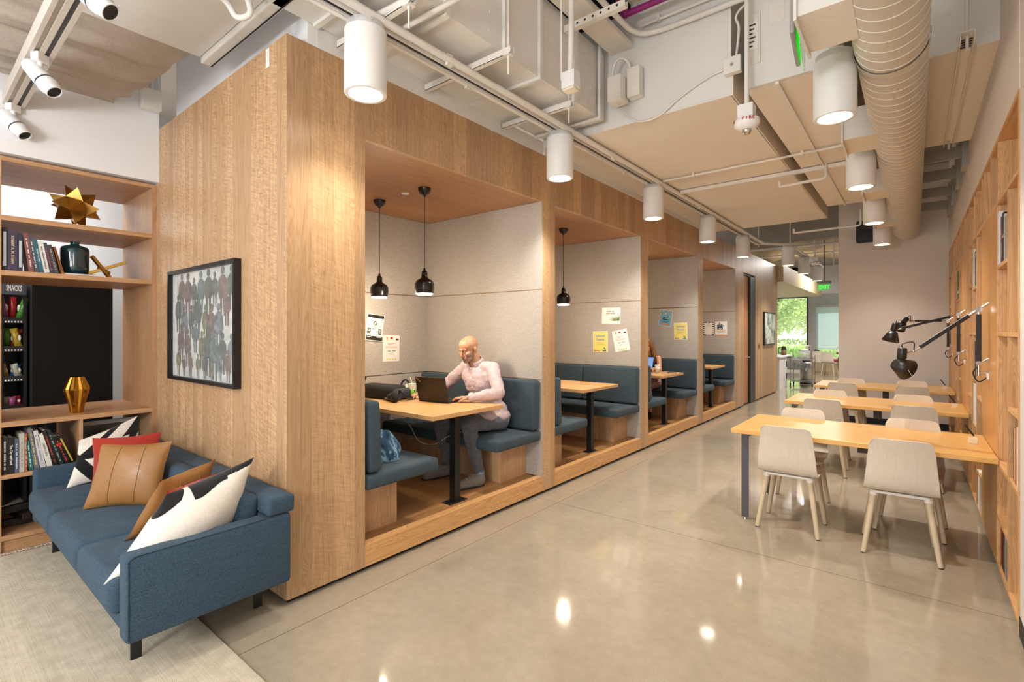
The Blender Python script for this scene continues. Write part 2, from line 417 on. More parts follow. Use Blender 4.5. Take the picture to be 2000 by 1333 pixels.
# perforated strut by the purple pipe
t = thing('perforated_channel', 'slotted white channel reaching from the duct to the purple pipe', 'strut', (-2.07, 3.22, 3.82))
a = MB(PIPE); a.box(0, .5, -.02, .02, 0, .003).box(0, .5, -.022, -.019, 0, .05).box(0, .5, .019, .022, 0, .05).build('channel', t)
a = MB(DARK)
for k in range(7): a.ring((.05+k*.065, -.0225, .027), (.05+k*.065, -.0221, .027), .009, .009, n=10)
a.build('slot', t, label='dark oval slots', kind='stuff')
PURPLE = plain('purple_pipe', '8f1f6e', .5, var=.1, vs=20)
t = MB(PURPLE); t.tube([(-1.72, 3.3, 4.1), (-1.80, 3.62, 4.1)], .025); t.tube([(-1.82, 3.70, 4.1), (-1.0, 3.70, 4.1)], .025); t.ell((-1.81, 3.68, 4.1), (.034, .05, .034))
tpz = t
t.build('purple_pipe', label='purple plastic pipe under the high ceiling', cat='pipe')
# conduits along the top of the bulkhead face
def pipe(name, label, pts, r, sm=6, mat=PIPE, cat='pipe', clips=(), group=None):
    t = MB(mat); t.tube(pts, r, smooth_pts=sm)
    for c in clips: t.box(c[0]-.012, c[0]+.012, c[1]-.022, c[1]+.022, c[2]-r-.004, c[2]+r+.02)
    return t.build(name, label=label, cat=cat, group=group)
pipe('conduit', 'white conduit curving from the ceiling strip along the top of the bulkhead', [(-1.78, 2.2, 3.98), (-1.79, 3.5, 3.98), (-1.76, 3.78, 3.98), (-1.64, 3.855, 3.97), (-1.3, 3.86, 3.96), (-.2, 3.86, 3.96)], .022, clips=((-1.785, 3.1, 3.98),))
pipe('conduit', 'thin white conduit high on the bulkhead above the curved conduit', [(-1.75, 3.86, 4.06), (-1.1, 3.865, 4.06), (-.2, 3.865, 4.06)], .012, clips=((-1.6, 3.865, 4.06),))
pipe('goose_neck_conduit', 'thick bent conduit dropping in front of the duct to the small ceiling box', [(-1.99, 3.0, 3.98), (-1.93, 2.96, 4.02), (-1.84, 2.9, 3.98), (-1.80, 2.87, 3.85), (-1.80, 2.86, 3.30)], .02)
t = thing('sensor_box', 'small white box on the conduit in front of the duct', 'electrical box', (-1.80, 2.86, 3.16))
MB(LAMPW).box(-.05, .05, -.04, .04, .02, .13, bev=.004).build('box', t)
MB(plain('cream', 'e8dcc4', .5)).box(-.045, .045, -.035, .035, .005, .0195, bev=.003).build('sensor_face', t, label='cream sensor face')
MB(PIPE).ring((-.075, 0, .1), (-.075, 0, 1.0), .007, .007).build('support_rod', t)
t = thing('junction_boxes', 'pair of white transformer boxes with a looped cable where duct meets bulkhead', 'electrical box', (-1.96, 3.80, 3.55))
MB(PIPE).box(-.02, .10, -.09, .06, -.10, .10, bev=.004).build('transformer', t)
MB(PIPE).box(.11, .22, 0, .09, -.07, .17, bev=.004).build('relay_box', t)
MB(PIPE).tube([(.0, -.04, .1), (.02, -.05, .2), (.07, -.04, .25), (.12, .0, .22), (.13, .03, .14)], .011, smooth_pts=6).build('looped_cable', t)
pipe('hanging_cable', 'thin white cable sagging across the bulkhead face between two boxes', [(-1.92, 3.885, 3.42), (-1.80, 3.885, 3.30), (-1.62, 3.885, 3.29), (-1.42, 3.885, 3.40), (-1.22, 3.885, 3.48), (-1.09, 3.885, 3.50)], .008, sm=8, cat='cable')
t = thing('wall_junction_box', 'square white junction box at the right edge of the bulkhead face', 'electrical box', (-1.04, 3.87, 3.50))
MB(PIPE).box(-.06, .06, -.03, .024, -.06, .06, bev=.006).build('box', t)
MB(ALU).ring((0, -.034, 0), (0, -.0305, 0), .012, .012, n=10).build('screw', t)
t = thing('ballast_unit', 'electrical ballast with label behind the fire alarm rod', 'electrical box', (-.90, 3.88, 3.66))
MB(PIPE).box(-.05, .05, -.03, .06, -.2, .16, bev=.004).build('ballast_body', t)
a = MB(WHITEP); a.box(-.035, .035, -.032, -.0305, -.1, .1)
for k in range(6): a.box(-.028, .02-.01*(k % 3), -.033, -.0322, .07-k*.03, .08-k*.03, BLACKP)
a.build('label_plate', t)
MB(PIPE).box(.10, .20, -.02, .06, .05, .18, bev=.004).build('relay_box', t)
MB(PIPE).tube([(.2, 0, .13), (.23, 0, .0), (.19, 0, -.16), (.1, 0, -.22), (.04, 0, -.17)], .009, smooth_pts=6).build('looped_cable', t)
MB(PIPE).tube([(-.12, 0, -.1), (-.1, 0, .1), (-.12, 0, .2), (-.05, 0, .26), (.05, 0, .22)], .009, smooth_pts=6).build('feed_cable', t)
# rectangular duct on the right with longitudinal seam
t = thing('flat_duct', 'wide beige flat duct with a lengthwise flange, left of the round duct', 'duct', (-.75, 6.0, 3.3))
MB(CEIL).box(-.20, -.012, -2.1, 2.2, 0, .5).box(.012, .32, -2.1, 2.2, .0, .5).build('duct_body', t)
MB(DUCT).box(-.012, .012, -2.12, 2.2, -.02, .5).build('seam_flange', t)
MB(CEILG).box(-.21, .33, -2.135, -2.105, .0, .72).build('end_plate', t)
# round spiral duct with side taps
SPX = -.105
t = thing('spiral_duct', 'large round spiral duct running along the ceiling to the back wall', 'duct', (SPX, 0, 3.19))
SPIR = plain('spiral_duct_paint', 'cbc2b4', .45, var=.02)
a = MB(SPIR); a.ring((0.0, -1.5, 0), (0, 10.2, 0), .168, .168, n=48, caps=False); a.ell((0, 10.2, 0), (.168, .02, .168), n=32)
a.build('duct_tube', t)
pts = []; pitch = .115; turns = int(11.5/pitch)
for i in range(turns*28):
    an = 2*math.pi*i/28; pts.append((.1695*math.cos(an), -1.4+pitch*i/28, .1695*math.sin(an)))
MB(plain('duct_rib', 'e2dcd2', .4)).tube(pts, .0028, n=5).build('spiral_seam', t)
for y in (3.55,): MB(SPIR).ring((0, y, 0), (0, y+.07, 0), .175, .175, n=48, caps=False).build('coupling_band', t)
for y in (3.0, 5.0, 6.95, 8.95):
    b = MB(CEILG); b.box(-.34, -.12, y-.26, y+.14, -.12, .12); b.box(-.34, -.12, y-.26, y+.14, -.1205, -.12, CEIL)
    bo = b.build('side_tap_box', t)
    MB(PIPE).box(-.35, -.338, y-.28, y+.16, -.145, .14).build('tap_flange', bo)
# exit sign near
t = thing('exit_sign', 'green edge-lit EXIT sign hanging near the camera, seen edge-on', 'exit sign', (-.50, 3.25, 3.1), rad(5.0))
GREENE = emis('green_glow', '12e81a', 1.6)
gl = N('sign_acrylic'); gl.base('c9ead0'); gl.b.inputs['Transmission Weight'].default_value = .55
ACR = gl.fin(.1, 0, None, 'sign_acrylic')
MB(plain('sign_alu', '9a9896', .4)).box(-.03, -.006, -.40, .0, -.04, .46, bev=.01).box(-.025, .045, -.40, 0, .30, .44, bev=.01).build('housing', t)
a = MB(ACR); a.box(.006, .014, -.30, .03, -.06, .30); a.build('acrylic_panel', t)
a = MB(GREENE)
M = Matrix.Translation((.0155, -.135, .11)) @ Euler((rad(90), 0, rad(90))).to_matrix().to_4x4()
textmesh(a, 'EXIT', .17, M, GREENE, bold=True, ext=.001)
a.build('sign_lettering', t)
MB(GREENE).box(.004, .0058, -.29, .02, -.05, .29).build('green_backing', t)
# fire alarm on a rod
def fire(loc, label, rod, sc=1):
    t = thing('fire_alarm', label, 'fire alarm', loc)
    k = sc
    MB(LAMPW).box(-.05*k, .05*k, -.05*k, .05*k, .04*k, .13*k, bev=.003).build('back_box', t)
    MB(PIPE).ring((0, 0, .13*k), (0, 0, rod), .016, .016, n=14).build('rod', t)
    b = MB(plain('alarm_white', 'efeeec', .35)); b.lathe([(.001, -.04), (.05, -.035), (.078, -.012), (.085, .01), (.08, .03), (.05, .042), (.001, .042)], n=32); bo = b.build('alarm_body', t)
    g = N('clear_lens'); g.base('ffffff'); g.b.inputs['Transmission Weight'].default_value = .6; LENS = g.fin(.08, 0, None, 'clear_lens')
    MB(CHROME).lathe([(.001, -.075), (.02, -.07), (.03, -.05), (.032, -.036), (.001, -.036)], n=16).build('strobe_lens', t)
    rc = plain('fire_red', 'c8201c', .5)
    b = MB(rc)
    for an in (-75, 20, 150): 
        for q, ch in enumerate('FIRE'):
            aa = rad(an + (q-1.5)*15)
            M = Matrix.Rotation(aa, 4, 'Z') @ Matrix.Translation((0, -.0855, .015)) @ Euler((rad(84), 0, 0)).to_matrix().to_4x4()
            textmesh(b, ch, .032, M, rc, bold=True, ext=.0006)
    b.build('red_lettering', t)
    return t
fire((-.915, 3.75, 3.0), 'white round fire alarm with red FIRE lettering hanging on a long rod', 1.3)
fire((-1.66, 12.33, 3.0), 'small far fire alarm on a thin rod beyond the dropped ceiling', 1.2)
# track rails and conduits above the left lamp row
RAILB = MB(PIPE)
RX0 = -2.345
def railpath(off, z): return [(RX0+off, 1.0, z), (RX0+off, 10.57, z), (RX0+.385+off, 11.0, z), (RX0+.385+off, 15.6, z)]
t = thing('lamp_track', 'white lighting track carrying the left row of cylinder lamps', 'lighting track', (0, 0, 0))
a = MB(PIPE)
for q0, q1 in zip(railpath(0, 3.26)[:-1], railpath(0, 3.26)[1:]):
    d = Vector(q1)-Vector(q0); n_ = Vector((-d.y, d.x, 0)).normalized()
    for o1, o2, za, zb in ((-.024, -.018, -.022, .022), (.018, .024, -.022, .022), (-.024, .024, .016, .022)):
        P = [Vector(q0)+n_*o1, Vector(q0)+n_*o2, Vector(q1)+n_*o2, Vector(q1)+n_*o1]
        a.prism([(p.x, p.y) for p in P], 3.26+za, 3.26+zb)
a.build('rail', t)
a = MB(BLACKP); a.box(RX0-.0175, RX0+.0175, 1.0, 10.57, 3.25, 3.274); a.build('rail_channel', t, label='dark slot of the rail')
pipe('conduit', 'thick white conduit on the corridor side of the lamp track', [(p[0]+.062, p[1], 3.262) for p in railpath(0, 0)], .023, sm=0, clips=[(-2.283, y, 3.25) for y in (2.2, 4.4, 6.9)])
pipe('conduit', 'white conduit on the wood wall side of the lamp track', [(p[0]-.062, p[1], 3.255) for p in railpath(0, 0)], .017, sm=0, clips=[(-2.407, y, 3.25) for y in (2.5, 4.9, 7.5)])
# cylinder lamps
GLOW = emis('lamp_glow', 'fff6e8', 32)
CONE = plain('lamp_reflector', 'e9d9b0', .3)
lamp0 = None
def cyl_lamp(x, y, z, label, group, right=False, e=90):
    global lamp0
    if lamp0 is None:
        t = thing('cylinder_lamp', label, 'ceiling lamp', (x, y, z), group=group)
        b = MB(LAMPW); r = .1145
        b.lathe([(r*.80, 0), (r*.97, .0), (r, .004), (r, .340), (r*.985, .347), (r*.9, .351), (r*.9, .384), (r*.3, .386), (.001, .386)], n=48); b.build('lamp_body', t)
        b = MB(CONE); b.lathe([(r*.80, .0), (r*.76, .02), (r*.74, .03)], n=40); b.build('reflector_ring', t)
        MB(GLOW).lathe([(.001, .022), (r*.75, .022)], n=40).build('glowing_lens', t)
        b = MB(PIPE); b.box(-.045, .045, -.03, .03, .3865, .42); b.ring((.0, 0, .42), (.0, 0, .435), .03, .03); b.ring((r*.86, -.03, .367), (r*.92, -.035, .367), .006, .006, CHROME, n=8); b.build('mounting_bracket', t)
        lamp0 = t; o = t
    else: o = dup(lamp0, (x, y, z), 0, label, group)
    l = light('lamp_light', 'SPOT', (0, 0, .0), e, (1, .94, .86), .05, (0, 0, 0), rad(118), .85)
    l.parent = o; l.location = (0, 0, -.005)
    return o
GL = 'white cylinder lamps of the left row'; GR = 'white cylinder lamps of the right row beside the round duct'
nm = ['Biggest white cylinder lamp, in front of the first booth', 'second cylinder lamp from the camera in the left row, between booths one and two', 'third cylinder lamp of the left row, above the second pier', 'fourth cylinder lamp of the left row, before the dark ceiling gap', 'fifth cylinder lamp of the left row, above the last booth']
for (y, n_) in zip((1.645, 3.59, 5.55, 7.50, 9.43), nm): cyl_lamp(-2.367, y, 2.86, n_, GL, e=70 if y < 2 else 85)
nm = ['sixth cylinder lamp, first after the bend in the left track', 'seventh cylinder lamp, middle one after the bend in the left track', 'farthest cylinder lamp of the left track, near the far EXIT sign']
for (y, n_) in zip((11.16, 12.97, 15.0), nm): cyl_lamp(-1.96, y, 2.86, n_, GL)
nm = ['nearest and biggest lamp beside the round duct, under the green EXIT sign', 'second lamp beside the round duct, third biggest cylinder lamp overall', 'third lamp beside the round duct, above the third desk', 'farthest lamp beside the round duct, in front of the back wall']
for (y, n_, e_) in zip((3.63, 5.53, 7.47, 9.38), nm, (75, 75, 60, 3)): cyl_lamp(-.383, y, 2.86, n_, GR, True, e_)
# pipes between left track and right lamps
pipe('conduit', 'thin conduit crossing the dropped ceiling toward the second right lamp', [(-2.25, 5.56, 3.275), (-.39, 5.52, 3.275)], .012, sm=0, clips=((-1.9, 5.55, 3.27), (-.85, 5.53, 3.27)))
a = MB(PIPE); a.box(-2.25, -.40, 6.10, 6.14, 3.25, 3.29); a.build('crossing_channel', label='flat channel crossing the dropped ceiling behind the thin conduit', cat='strut')
pipe('sprinkler_pipe', 'short pipe with an elbow and sprinkler head below the dropped ceiling', [(-.72, 6.1, 3.34), (-.72, 6.1, 3.17), (-.74, 6.1, 3.15), (-1.12, 6.15, 3.15), (-1.16, 6.15, 3.15), (-1.16, 6.15, 3.21)], .016, sm=0)
pipe('sprinkler_pipe', 'far elbow pipe with sprinkler head beside the back wall corner', [(-.62, 8.9, 3.34), (-.62, 8.9, 3.13), (-.64, 8.9, 3.11), (-1.45, 8.95, 3.11), (-1.49, 8.95, 3.11), (-1.49, 8.95, 3.17)], .016, sm=0)
MB(BLACKP).box(-.78, -.52, 10.25, 10.348, 3.05, 3.42, bev=.03).build('wall_speaker', label='black speaker box at the top of the back wall behind a pipe', cat='speaker')
# perforated hanging track right of the spiral duct
t = thing('hanging_light_track', 'perforated channel hanging right of the round duct', 'strut', (.25, 4.1, 3.33))
b = MB(PIPE); b.box(-.035, -.03, 0, 2.3, 0, .05).box(.03, .035, 0, 2.3, 0, .05).box(-.03, .03, 0, 2.3, .045, .05); b.build('channel', t)
b = MB(GREYM)
for k in range(60): b.box(-.028, .028, .1+k*.035, .1+k*.035+.012, .038, .044)
b.build('spring_insert', t, kind='stuff', label='dark ridged insert')
for y in (.05, 2.2): MB(PIPE).ring((0, y, -.05), (0, y, .9), .009, .009, n=8).build('threaded_rod', t)
# brackets beyond the right panel
GZ = plain('grey_steel', 'a5a29c', .5)
for k, y in enumerate((6.75, 7.6, 8.5, 9.4)):
    b = MB(GZ); b.box(.06, RX, y, y+.03, 3.3-.0*k, 3.42); b.box(RX-.05, RX, y-.1, y+.2, 3.2, 3.65)
    b.build('steel_bracket', label='grey steel bracket right of the round duct, %s' % ['nearest', 'second', 'third', 'farthest'][k]+' from the camera', cat='bracket', group='steel brackets over the bookcase')
# conduit drop box on far left wall
t = thing('conduit_box', 'white box with a vertical conduit in the corner above the wood end wall', 'electrical box', (-4.86, 1.36, 3.42))
MB(PIPE).box(-.035, .05, -.10, .03, -.06, .10, bev=.004).build('box', t)
MB(PIPE).tube([(0, -.02, .10), (0, -.02, .8)], .013).build('conduit', t); MB(PIPE).tube([(.02, .02, .10), (.02, .02, .8)], .01).build('thin_conduit', t)
# linear channel above end wall and right of board
t = thing('linear_channel', 'white linear light channel along the top of the wood end wall', 'light fixture', (-3.75, 1.38, 3.36))
MB(PIPE).box(0, 1.15, -.075, .0, .0, .07, bev=.008).build('channel_body', t)
MB(BLACKP).box(.01, 1.14, -.018, -.010, -.003, -.0005).build('shadow_gap', t)
# outlet on the end wall
t = thing('wall_outlet', 'small white switch plate high on the wood end wall', 'outlet', (-2.975, 1.394, 3.165))
MB(WHITEP).box(-.02, .02, -.006, .001, -.055, .055, bev=.002).build('cover_plate', t)
MB(PIPE).box(-.008, .008, -.009, -.006, .012, .036).build('socket', t); MB(PIPE).box(-.008, .008, -.009, -.006, -.036, -.012).build('socket', t)
# flexible conduit near the camera
pts = [(-2.95, 1.10, 3.38), (-2.85, 1.12, 3.30), (-2.80, 1.15, 3.22), (-2.74, 1.19, 3.24), (-2.75, 1.16, 3.34), (-2.80, 1.08, 3.42)]
b = MB(PIPE); b.tube(pts, .016, smooth_pts=10)
b.build('flexible_conduit', label='ribbed white flexible conduit loop hanging by the end wall top', cat='cable')
pts = [(-2.85, .95, 3.41), (-2.70, 1.15, 3.38), (-2.52, 1.35, 3.34), (-2.42, 1.53, 3.28)]
b = MB(PIPE); b.tube(pts, .016, smooth_pts=8)
b.build('flexible_conduit', label='ribbed white flexible conduit running to the biggest cylinder lamp', cat='cable')
# pipe crossing over the first lamp
pipe('conduit', 'pair-mounted white conduit crossing the duct beside the biggest cylinder lamp', [(-2.37, 1.68, 3.30), (-1.7, 1.78, 3.34), (-1.0, 1.85, 3.40)], .018, sm=0)
pipe('conduit', 'white diagonal conduit behind the pair-mounted one near the biggest lamp', [(-2.33, 1.85, 3.30), (-1.7, 2.0, 3.42), (-1.2, 2.1, 3.5)], .016, sm=0)
# cloth drape
DR = cloth('insulation_cloth', 'b9aea3', 'a79b90', 120, .9, .5, sheen=0, mott=9)
def drape(u, v):
    y = -1.6+2.85*v; x = -3.76-1.13*u
    z = 3.425-.085*u-.10*math.sin(u*math.pi)-.02*math.sin(v*3)
    f = .034*abs(math.sin(u*11+v*1.3))+.010*math.sin(u*33+v*4)+.005*math.sin(u*61-v*9)
    e = max(0, (v-.9)/.1)
    z += f*min(1, u*5)*(1-.5*e)+.05*e*e*math.sin(u*math.pi); y -= .17*u*(v**5)-.012*math.sin(u*26)*v
    return (x, y, z)
dg = MB(DR).grid(drape, 60, 60)
dg.build('insulation_drape', label='sagging grey-beige cloth hung under the ceiling in the upper left', cat='cloth')
# track beam with spotlights
t = thing('track_beam', 'pale lighting track beam crossing the cloth in the upper left corner', 'lighting track', (-4.2, .53, 3.12))
b = MB(plain('track_pale', 'cfc6bc', .5)); b.box(-1.4, 2.4, -.055, .055, .02, .09, bev=.004); b.box(-1.4, 2.4, -.055, -.035, 0, .02).box(-1.4, 2.4, -.012, .012, 0, .02).box(-1.4, 2.4, .035, .055, 0, .02)
b.build('beam', t)
MB(GREYM).box(-1.4, 2.4, .013, .034, .012, .019).build('contact_slot', t)
def spot(loc, label, rz, tilt):
    t = thing('track_spotlight', label, 'spotlight', loc, rz, group='white spotlights on the pale track')
    b = MB(LAMPW); b.box(-.035, .035, -.022, .022, .055, .105, bev=.003); b.ring((0, 0, .055), (0, 0, .0), .013, .013); b.ring((-.0, -.02, -.005), (0, .02, -.005), .018, .018); b.build('adapter', t)
    M = Euler((tilt, 0, 0)).to_matrix().to_4x4()
    b = MB(LAMPW, M); b.lathe([(.001, .075), (.03, .073), (.041, .05), (.048, -.07), (.048, -.12), (.040, -.125), (.040, -.155), (.036, -.16), (.035, -.145)], (0, -.015, .015), n=32)
    b.build('spot_body', t)
    b = MB(BLACKP, M); b.lathe([(.001, -.148), (.036, -.150)], (0, -.015, .015), n=24); b.lathe([(.0484, -.072), (.0484, -.080)], (0, -.015, .015), n=32, ridge=.012, rn=16); b.build('dark_lens', t)
    return t
spot((-3.86, .525, 3.02), 'white spotlight in the middle of the pale track, aimed down right', rad(-51), rad(42))
spot((-4.86, .525, 3.02), 'lower left white spotlight on the pale track, cut by the photo edge', rad(-51), rad(42))
spot((-2.80, .535, 3.04), 'white spotlight nearest the camera, cut by the top edge', rad(-51), rad(50))
# loop of thin cable at left wall
# far ceiling: rods, pipes
for k, (x, y) in enumerate(((-2.6, 11.6), (-2.0, 11.6), (-1.5, 14.0))):
    MB(PIPE).ring((x, y, 3.35 if k < 2 else 3.0), (x, y, 4.2), .012, .012, n=8).build('hanging_rod', label='thin vertical rod under the dark far ceiling, %s' % ['left of the track bend', 'right of the track bend', 'near the far fire alarm'][k], cat='rod')
for k, (y, z) in enumerate(((13.0, 3.75), (15.0, 3.8), (17.0, 3.85))):
    MB(PIPE).tube([(-4.2, y, z), (-1.1, y, z)], .03).build('far_pipe', label='pale pipe crossing under the far ceiling, %s of three' % ['nearest', 'middle', 'farthest'][k], cat='pipe')
def fd(u, v):
    return (-4.3+3.2*u, 13.2+6.5*v, 4.02+.06*math.sin(u*20+v*9)+.04*math.sin(v*33+u*7))
MB(cloth('far_cloth', 'a79c8d', '8d8274', 60, .9, .5, sheen=0, mott=6)).grid(fd, 50, 60).build('insulation_drape', label='crumpled cloth hung under the far ceiling beyond the beam', cat='cloth')
t = thing('exit_sign', 'far green EXIT sign hanging near the bright window', 'exit sign', (-1.86, 15.4, 2.62))
MB(plain('sign_alu2', '77736c', .4)).box(-.16, .16, -.03, .03, .2, .26).build('housing', t)
MB(GREYM).ring((0, 0, .26), (0, 0, 1.6), .012, .012).build('rod', t)
MB(ACR).box(-.15, .15, .0, .008, 0, .2).build('acrylic_panel', t)
a = MB(GREENE); textmesh(a, 'EXIT', .15, Matrix.Translation((0, -.003, .1)) @ Euler((rad(90), 0, 0)).to_matrix().to_4x4(), GREENE, bold=True, ext=.001, sx=.85); a.build('sign_lettering', t)
# ================================================================== BOOTHS
def cushion(mb, x0, x1, y0, y1, z0, z1, mat, r=.03, M=None):
    return mb.box(x0, x1, y0, y1, z0, z1, mat, bev=r, M=M, seg=4)
def seam(mb, x0, x1, y0, y1, z, mat):
    mb.tube([(x0, y0, z), (x1, y0, z), (x1, y1, z), (x0, y1, z), (x0, y0, z)], .003, mat, n=5)
bench0 = {}
def bench(y, side, label):
    # local: origin on the wall line, seat grows in -y for side 'r', +y for 'l'
    s = 1 if side == 'l' else -1
    if side not in bench0:
        t = thing('booth_bench', label, 'bench', (0, y, .163), group='blue upholstered booth benches')
        def yy(a, b): return (min(a*s, b*s), max(a*s, b*s))
        a, b = yy(.014, .40); MB(OAKB).box(BX+.002, -2.945, a, b, .001, .345).build('plinth', t)
        for xa, xb in ((BX+.004, -3.56), (-3.555, -2.763)):
            a, b = yy(.016, .655); q = MB(BLUE); cushion(q, xa, xb, a, b, .347, .447, BLUE, .028); q.build('seat_cushion', t)
            a, b = yy(.04, .15)
            M = Matrix.Translation((0, .0, .448)) @ Matrix.Rotation(rad(-2.5)*(1 if side == 'r' else -1), 4, 'X') 
            q = MB(BLUE); cushion(q, xa, xb, a, b, .004, .475, BLUE, .03, M); q.build('back_cushion', t)
        bench0[side] = t; return t
    return dup(bench0[side], (0, y, .163), 0, label)
tab0 = None
def booth_table(y, label):
    global tab0
    if tab0 is None:
        t = thing('booth_table', label, 'table', (-2.93, y, .163), group='oak booth tables on a black post')
        q = MB(OAKT); q.box(-1.43, .115, -.34, .48, .712, .747, bev=.003); q.build('tabletop', t)
        q = MB(BLACK); q.box(-.03, .03, -.03, .03, .006, .711); q.build('post', t)
        q = MB(BLACK); q.box(-.05, .05, -.1, .1, 0, .006, bev=.002)
        for sx in (-.035, .035):
            for sy in (-.08, .08): q.ring((sx, sy, .006), (sx, sy, .009), .006, .006, CHROME, n=8)
        q.build('base_plate', t)
        q = MB(BLACK); q.box(-.18, .03, -.2, .2, .704, .7115); q.build('mounting_plate', t)
        q = MB(BLACK); q.box(-1.35, -1.0, -.05, .05, .66, .7115); q.build('wall_bracket', t)
        tab0 = t; return t
    return dup(tab0, (-2.93, y, .163), 0, label)
names = ['first booth', 'second booth', 'third booth', 'last and farthest booth']
for i, (a, b) in enumerate(BOOTH):
    bench(a, 'l', 'blue bench on the near side of the %s, hidden by its pier' % names[i] if i else 'blue bench nearest the camera in the first booth, tote bag on it')
    bench(b, 'r', ['blue bench in the first booth that the man in the pink shirt sits on', 'empty blue bench on the far side of the second booth', 'blue bench on the far side of the third booth, woman sitting on it', 'blue bench on the far side of the last booth before the door'][i])
    booth_table((a+b)/2-.01, ['oak booth table with the black laptop and bag on it', 'bare oak booth table in the second booth', 'oak booth table with a white cup in the third booth', 'oak booth table with a paper cup in the last booth'][i])
# pendants
pend0 = None
BULB = emis('bulb_glow', 'fff0d8', 34)
def pendant(x, y, label):
    global pend0
    if pend0 is None:
        t = thing('pendant_lamp', label, 'pendant lamp', (x, y, 1.855), group='black bell pendant lamps in the booths')
        H = Z0-1.855
        MB(BLACKS).lathe([(.056, H), (.054, H-.02), (.04, H-.048), (.02, H-.058), (.008, H-.075), (.001, H-.076)], n=28).build('ceiling_canopy', t)
        MB(BLACKP).ring((0, 0, .225), (0, 0, H-.07), .0035, .0035, n=8).build('cord', t)
        MB(BLACKS).lathe([(.004, .245), (.009, .24), (.010, .222), (.022, .216), (.026, .198), (.027, .165), (.04, .152), (.07, .135), (.083, .108), (.084, .075), (.078, .032), (.076, .026), (.073, .026), (.079, .075), (.078, .105), (.03, .145)], n=36).build('lamp_shade', t)
        MB(GOLD).lathe([(.0765, .0255), (.0765, .0225), (.072, .0225), (.072, .0255)], n=32).build('brass_rim', t, label='thin brass rim')
        MB(BULB).lathe([(.001, .012), (.06, .012), (.0715, .018), (.0715, .03), (.001, .03)], n=28).build('diffuser', t)
        pend0 = t; o = t
    else: o = dup(pend0, (x, y, 1.855), 0, label)
    l = light('pendant_light', 'POINT', (0, 0, 0), 16, (1, .84, .62), .05); l.parent = o; l.location = (0, 0, -.05)
    return o
pendant(-3.94, 2.89, 'black bell pendant deeper in the first booth, left of its twin')
pendant(-3.303, 2.89, 'black bell pendant in the first booth nearer the corridor, above the laptop')
pendant(-3.305, 5.09, 'single visible black bell pendant in the second booth')
q = MB(LAMPW); q.lathe([(.001, -.008), (.03, -.007), (.034, 0)], (-3.56, 2.89, Z0), n=24); q.build('ceiling_sensor', label='small white round disc on the first booth ceiling', cat='sensor')
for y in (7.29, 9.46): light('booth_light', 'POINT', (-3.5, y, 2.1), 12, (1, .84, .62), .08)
# ------------------------------------------------------------------ posters
INK = plain('ink_black', '1c1b1a', .7); INKG = plain('ink_grey', '77746f', .7); INKR = plain('ink_red', 'c2302a', .7)
INKO = plain('ink_orange', 'd9742c', .7); INKY = plain('ink_yellow', 'e6c23c', .7); INKB = plain('ink_blue', '4f82c4', .7)
YPAP = plain('paper_yellow', 'e8d878', .7, var=.01); BPAP = plain('paper_blue', '6fa8c0', .7, var=.01); INKGR = plain('ink_green', '3f7a35', .7); PINKI = plain('ink_pink', 'd9b8a0', .7)
def poster(face, c, w, h, roll, label, paper, curl=0):
    # face 'y-' : on a wall facing -Y ; 'x+' : on a wall facing +X
    B = Euler((rad(90), 0, 0)).to_matrix().to_4x4() if face == 'y-' else Euler((rad(90), 0, rad(90))).to_matrix().to_4x4()
    M = Matrix.Translation(c) @ B @ Matrix.Rotation(roll, 4, 'Z')
    mb = MB(paper, M)
    def cz(x, y): return curl*((y/h)*2)**2 if curl else 0
    mb.grid(lambda u, v: ((u-.5)*w, (v-.5)*h, .0015+cz(0, (v-.5)*h)), 1, 8, paper)
    mb.box(-w/2, w/2, -h/2, h/2, 0, .001, paper)
    def rct(x0, x1, y0, y1, m, z=.0006): 
        n = max(1, int(abs(y1-y0)/h*10))
        mb.grid(lambda u, v: (x0+(x1-x0)*u, y0+(y1-y0)*v, .0015+z+cz(0, y0+(y1-y0)*v)), 1, n, m)
    def txt(s, x, y, size, m, bold=True, sx=1, align='CENTER'):
        textmesh(mb, s, size, Matrix.Translation((x, y, .0028+cz(0, y))), m, align=align, bold=bold, sx=sx)
    def dot(x, y, rx, ry, m, z=.001):
        mb.raw([(x+rx*math.cos(2*math.pi*k/14), y+ry*math.sin(2*math.pi*k/14), .0018+z+cz(0, y)) for k in range(14)], [list(range(14))], m)
    return mb, rct, txt, dot
def fin(mb, name, label): return mb.build(name, label=label, cat='poster', fixn=False)
def lines(rct, x, y, w, n, dy, m, t=.0022):
    for k in range(n):
        ww = w*(1-.25*R.random()); rct(x-ww/2, x+ww/2, y-k*dy, y-k*dy+t, m)
XF = BX+.001
mb, rct, txt, dot = poster('x+', (XF, 3.145, 1.59), .21, .275, rad(-6), '', WHITEP, curl=.012)
rct(-.1, .1, .1, .132, INK); rct(-.1, .1, -.132, -.088, INK)
dot(0, .045, .033, .033, INKG); dot(0, .045, .030, .030, WHITEP, .0013); dot(0, .045, .023, .023, INK, .0016); dot(-.006, .040, .007, .014, WHITEP, .002); dot(.008, .052, .008, .006, WHITEP, .002)
txt('ABOUT US', 0, -.015, .018, INK, sx=.8); rct(-.088, -.048, -.068, -.008, INK); rct(.048, .088, -.068, -.008, INK)
dot(-.068, -.035, .009, .007, WHITEP, .0016); dot(.068, -.035, .007, .010, WHITEP, .0016)
for k in (-.068, .068):
    rct(k-.014, k+.014, -.022, -.018, WHITEP, .0012); rct(k-.014, k+.014, -.056, -.05, WHITEP, .0012)
rct(-.09, -.03, -.1, -.096, WHITEP, .0012); rct(.03, .09, -.1, -.096, WHITEP, .0012)
fin(mb, 'paper_poster', 'curled black and white poster with a round phone emblem in the first booth')
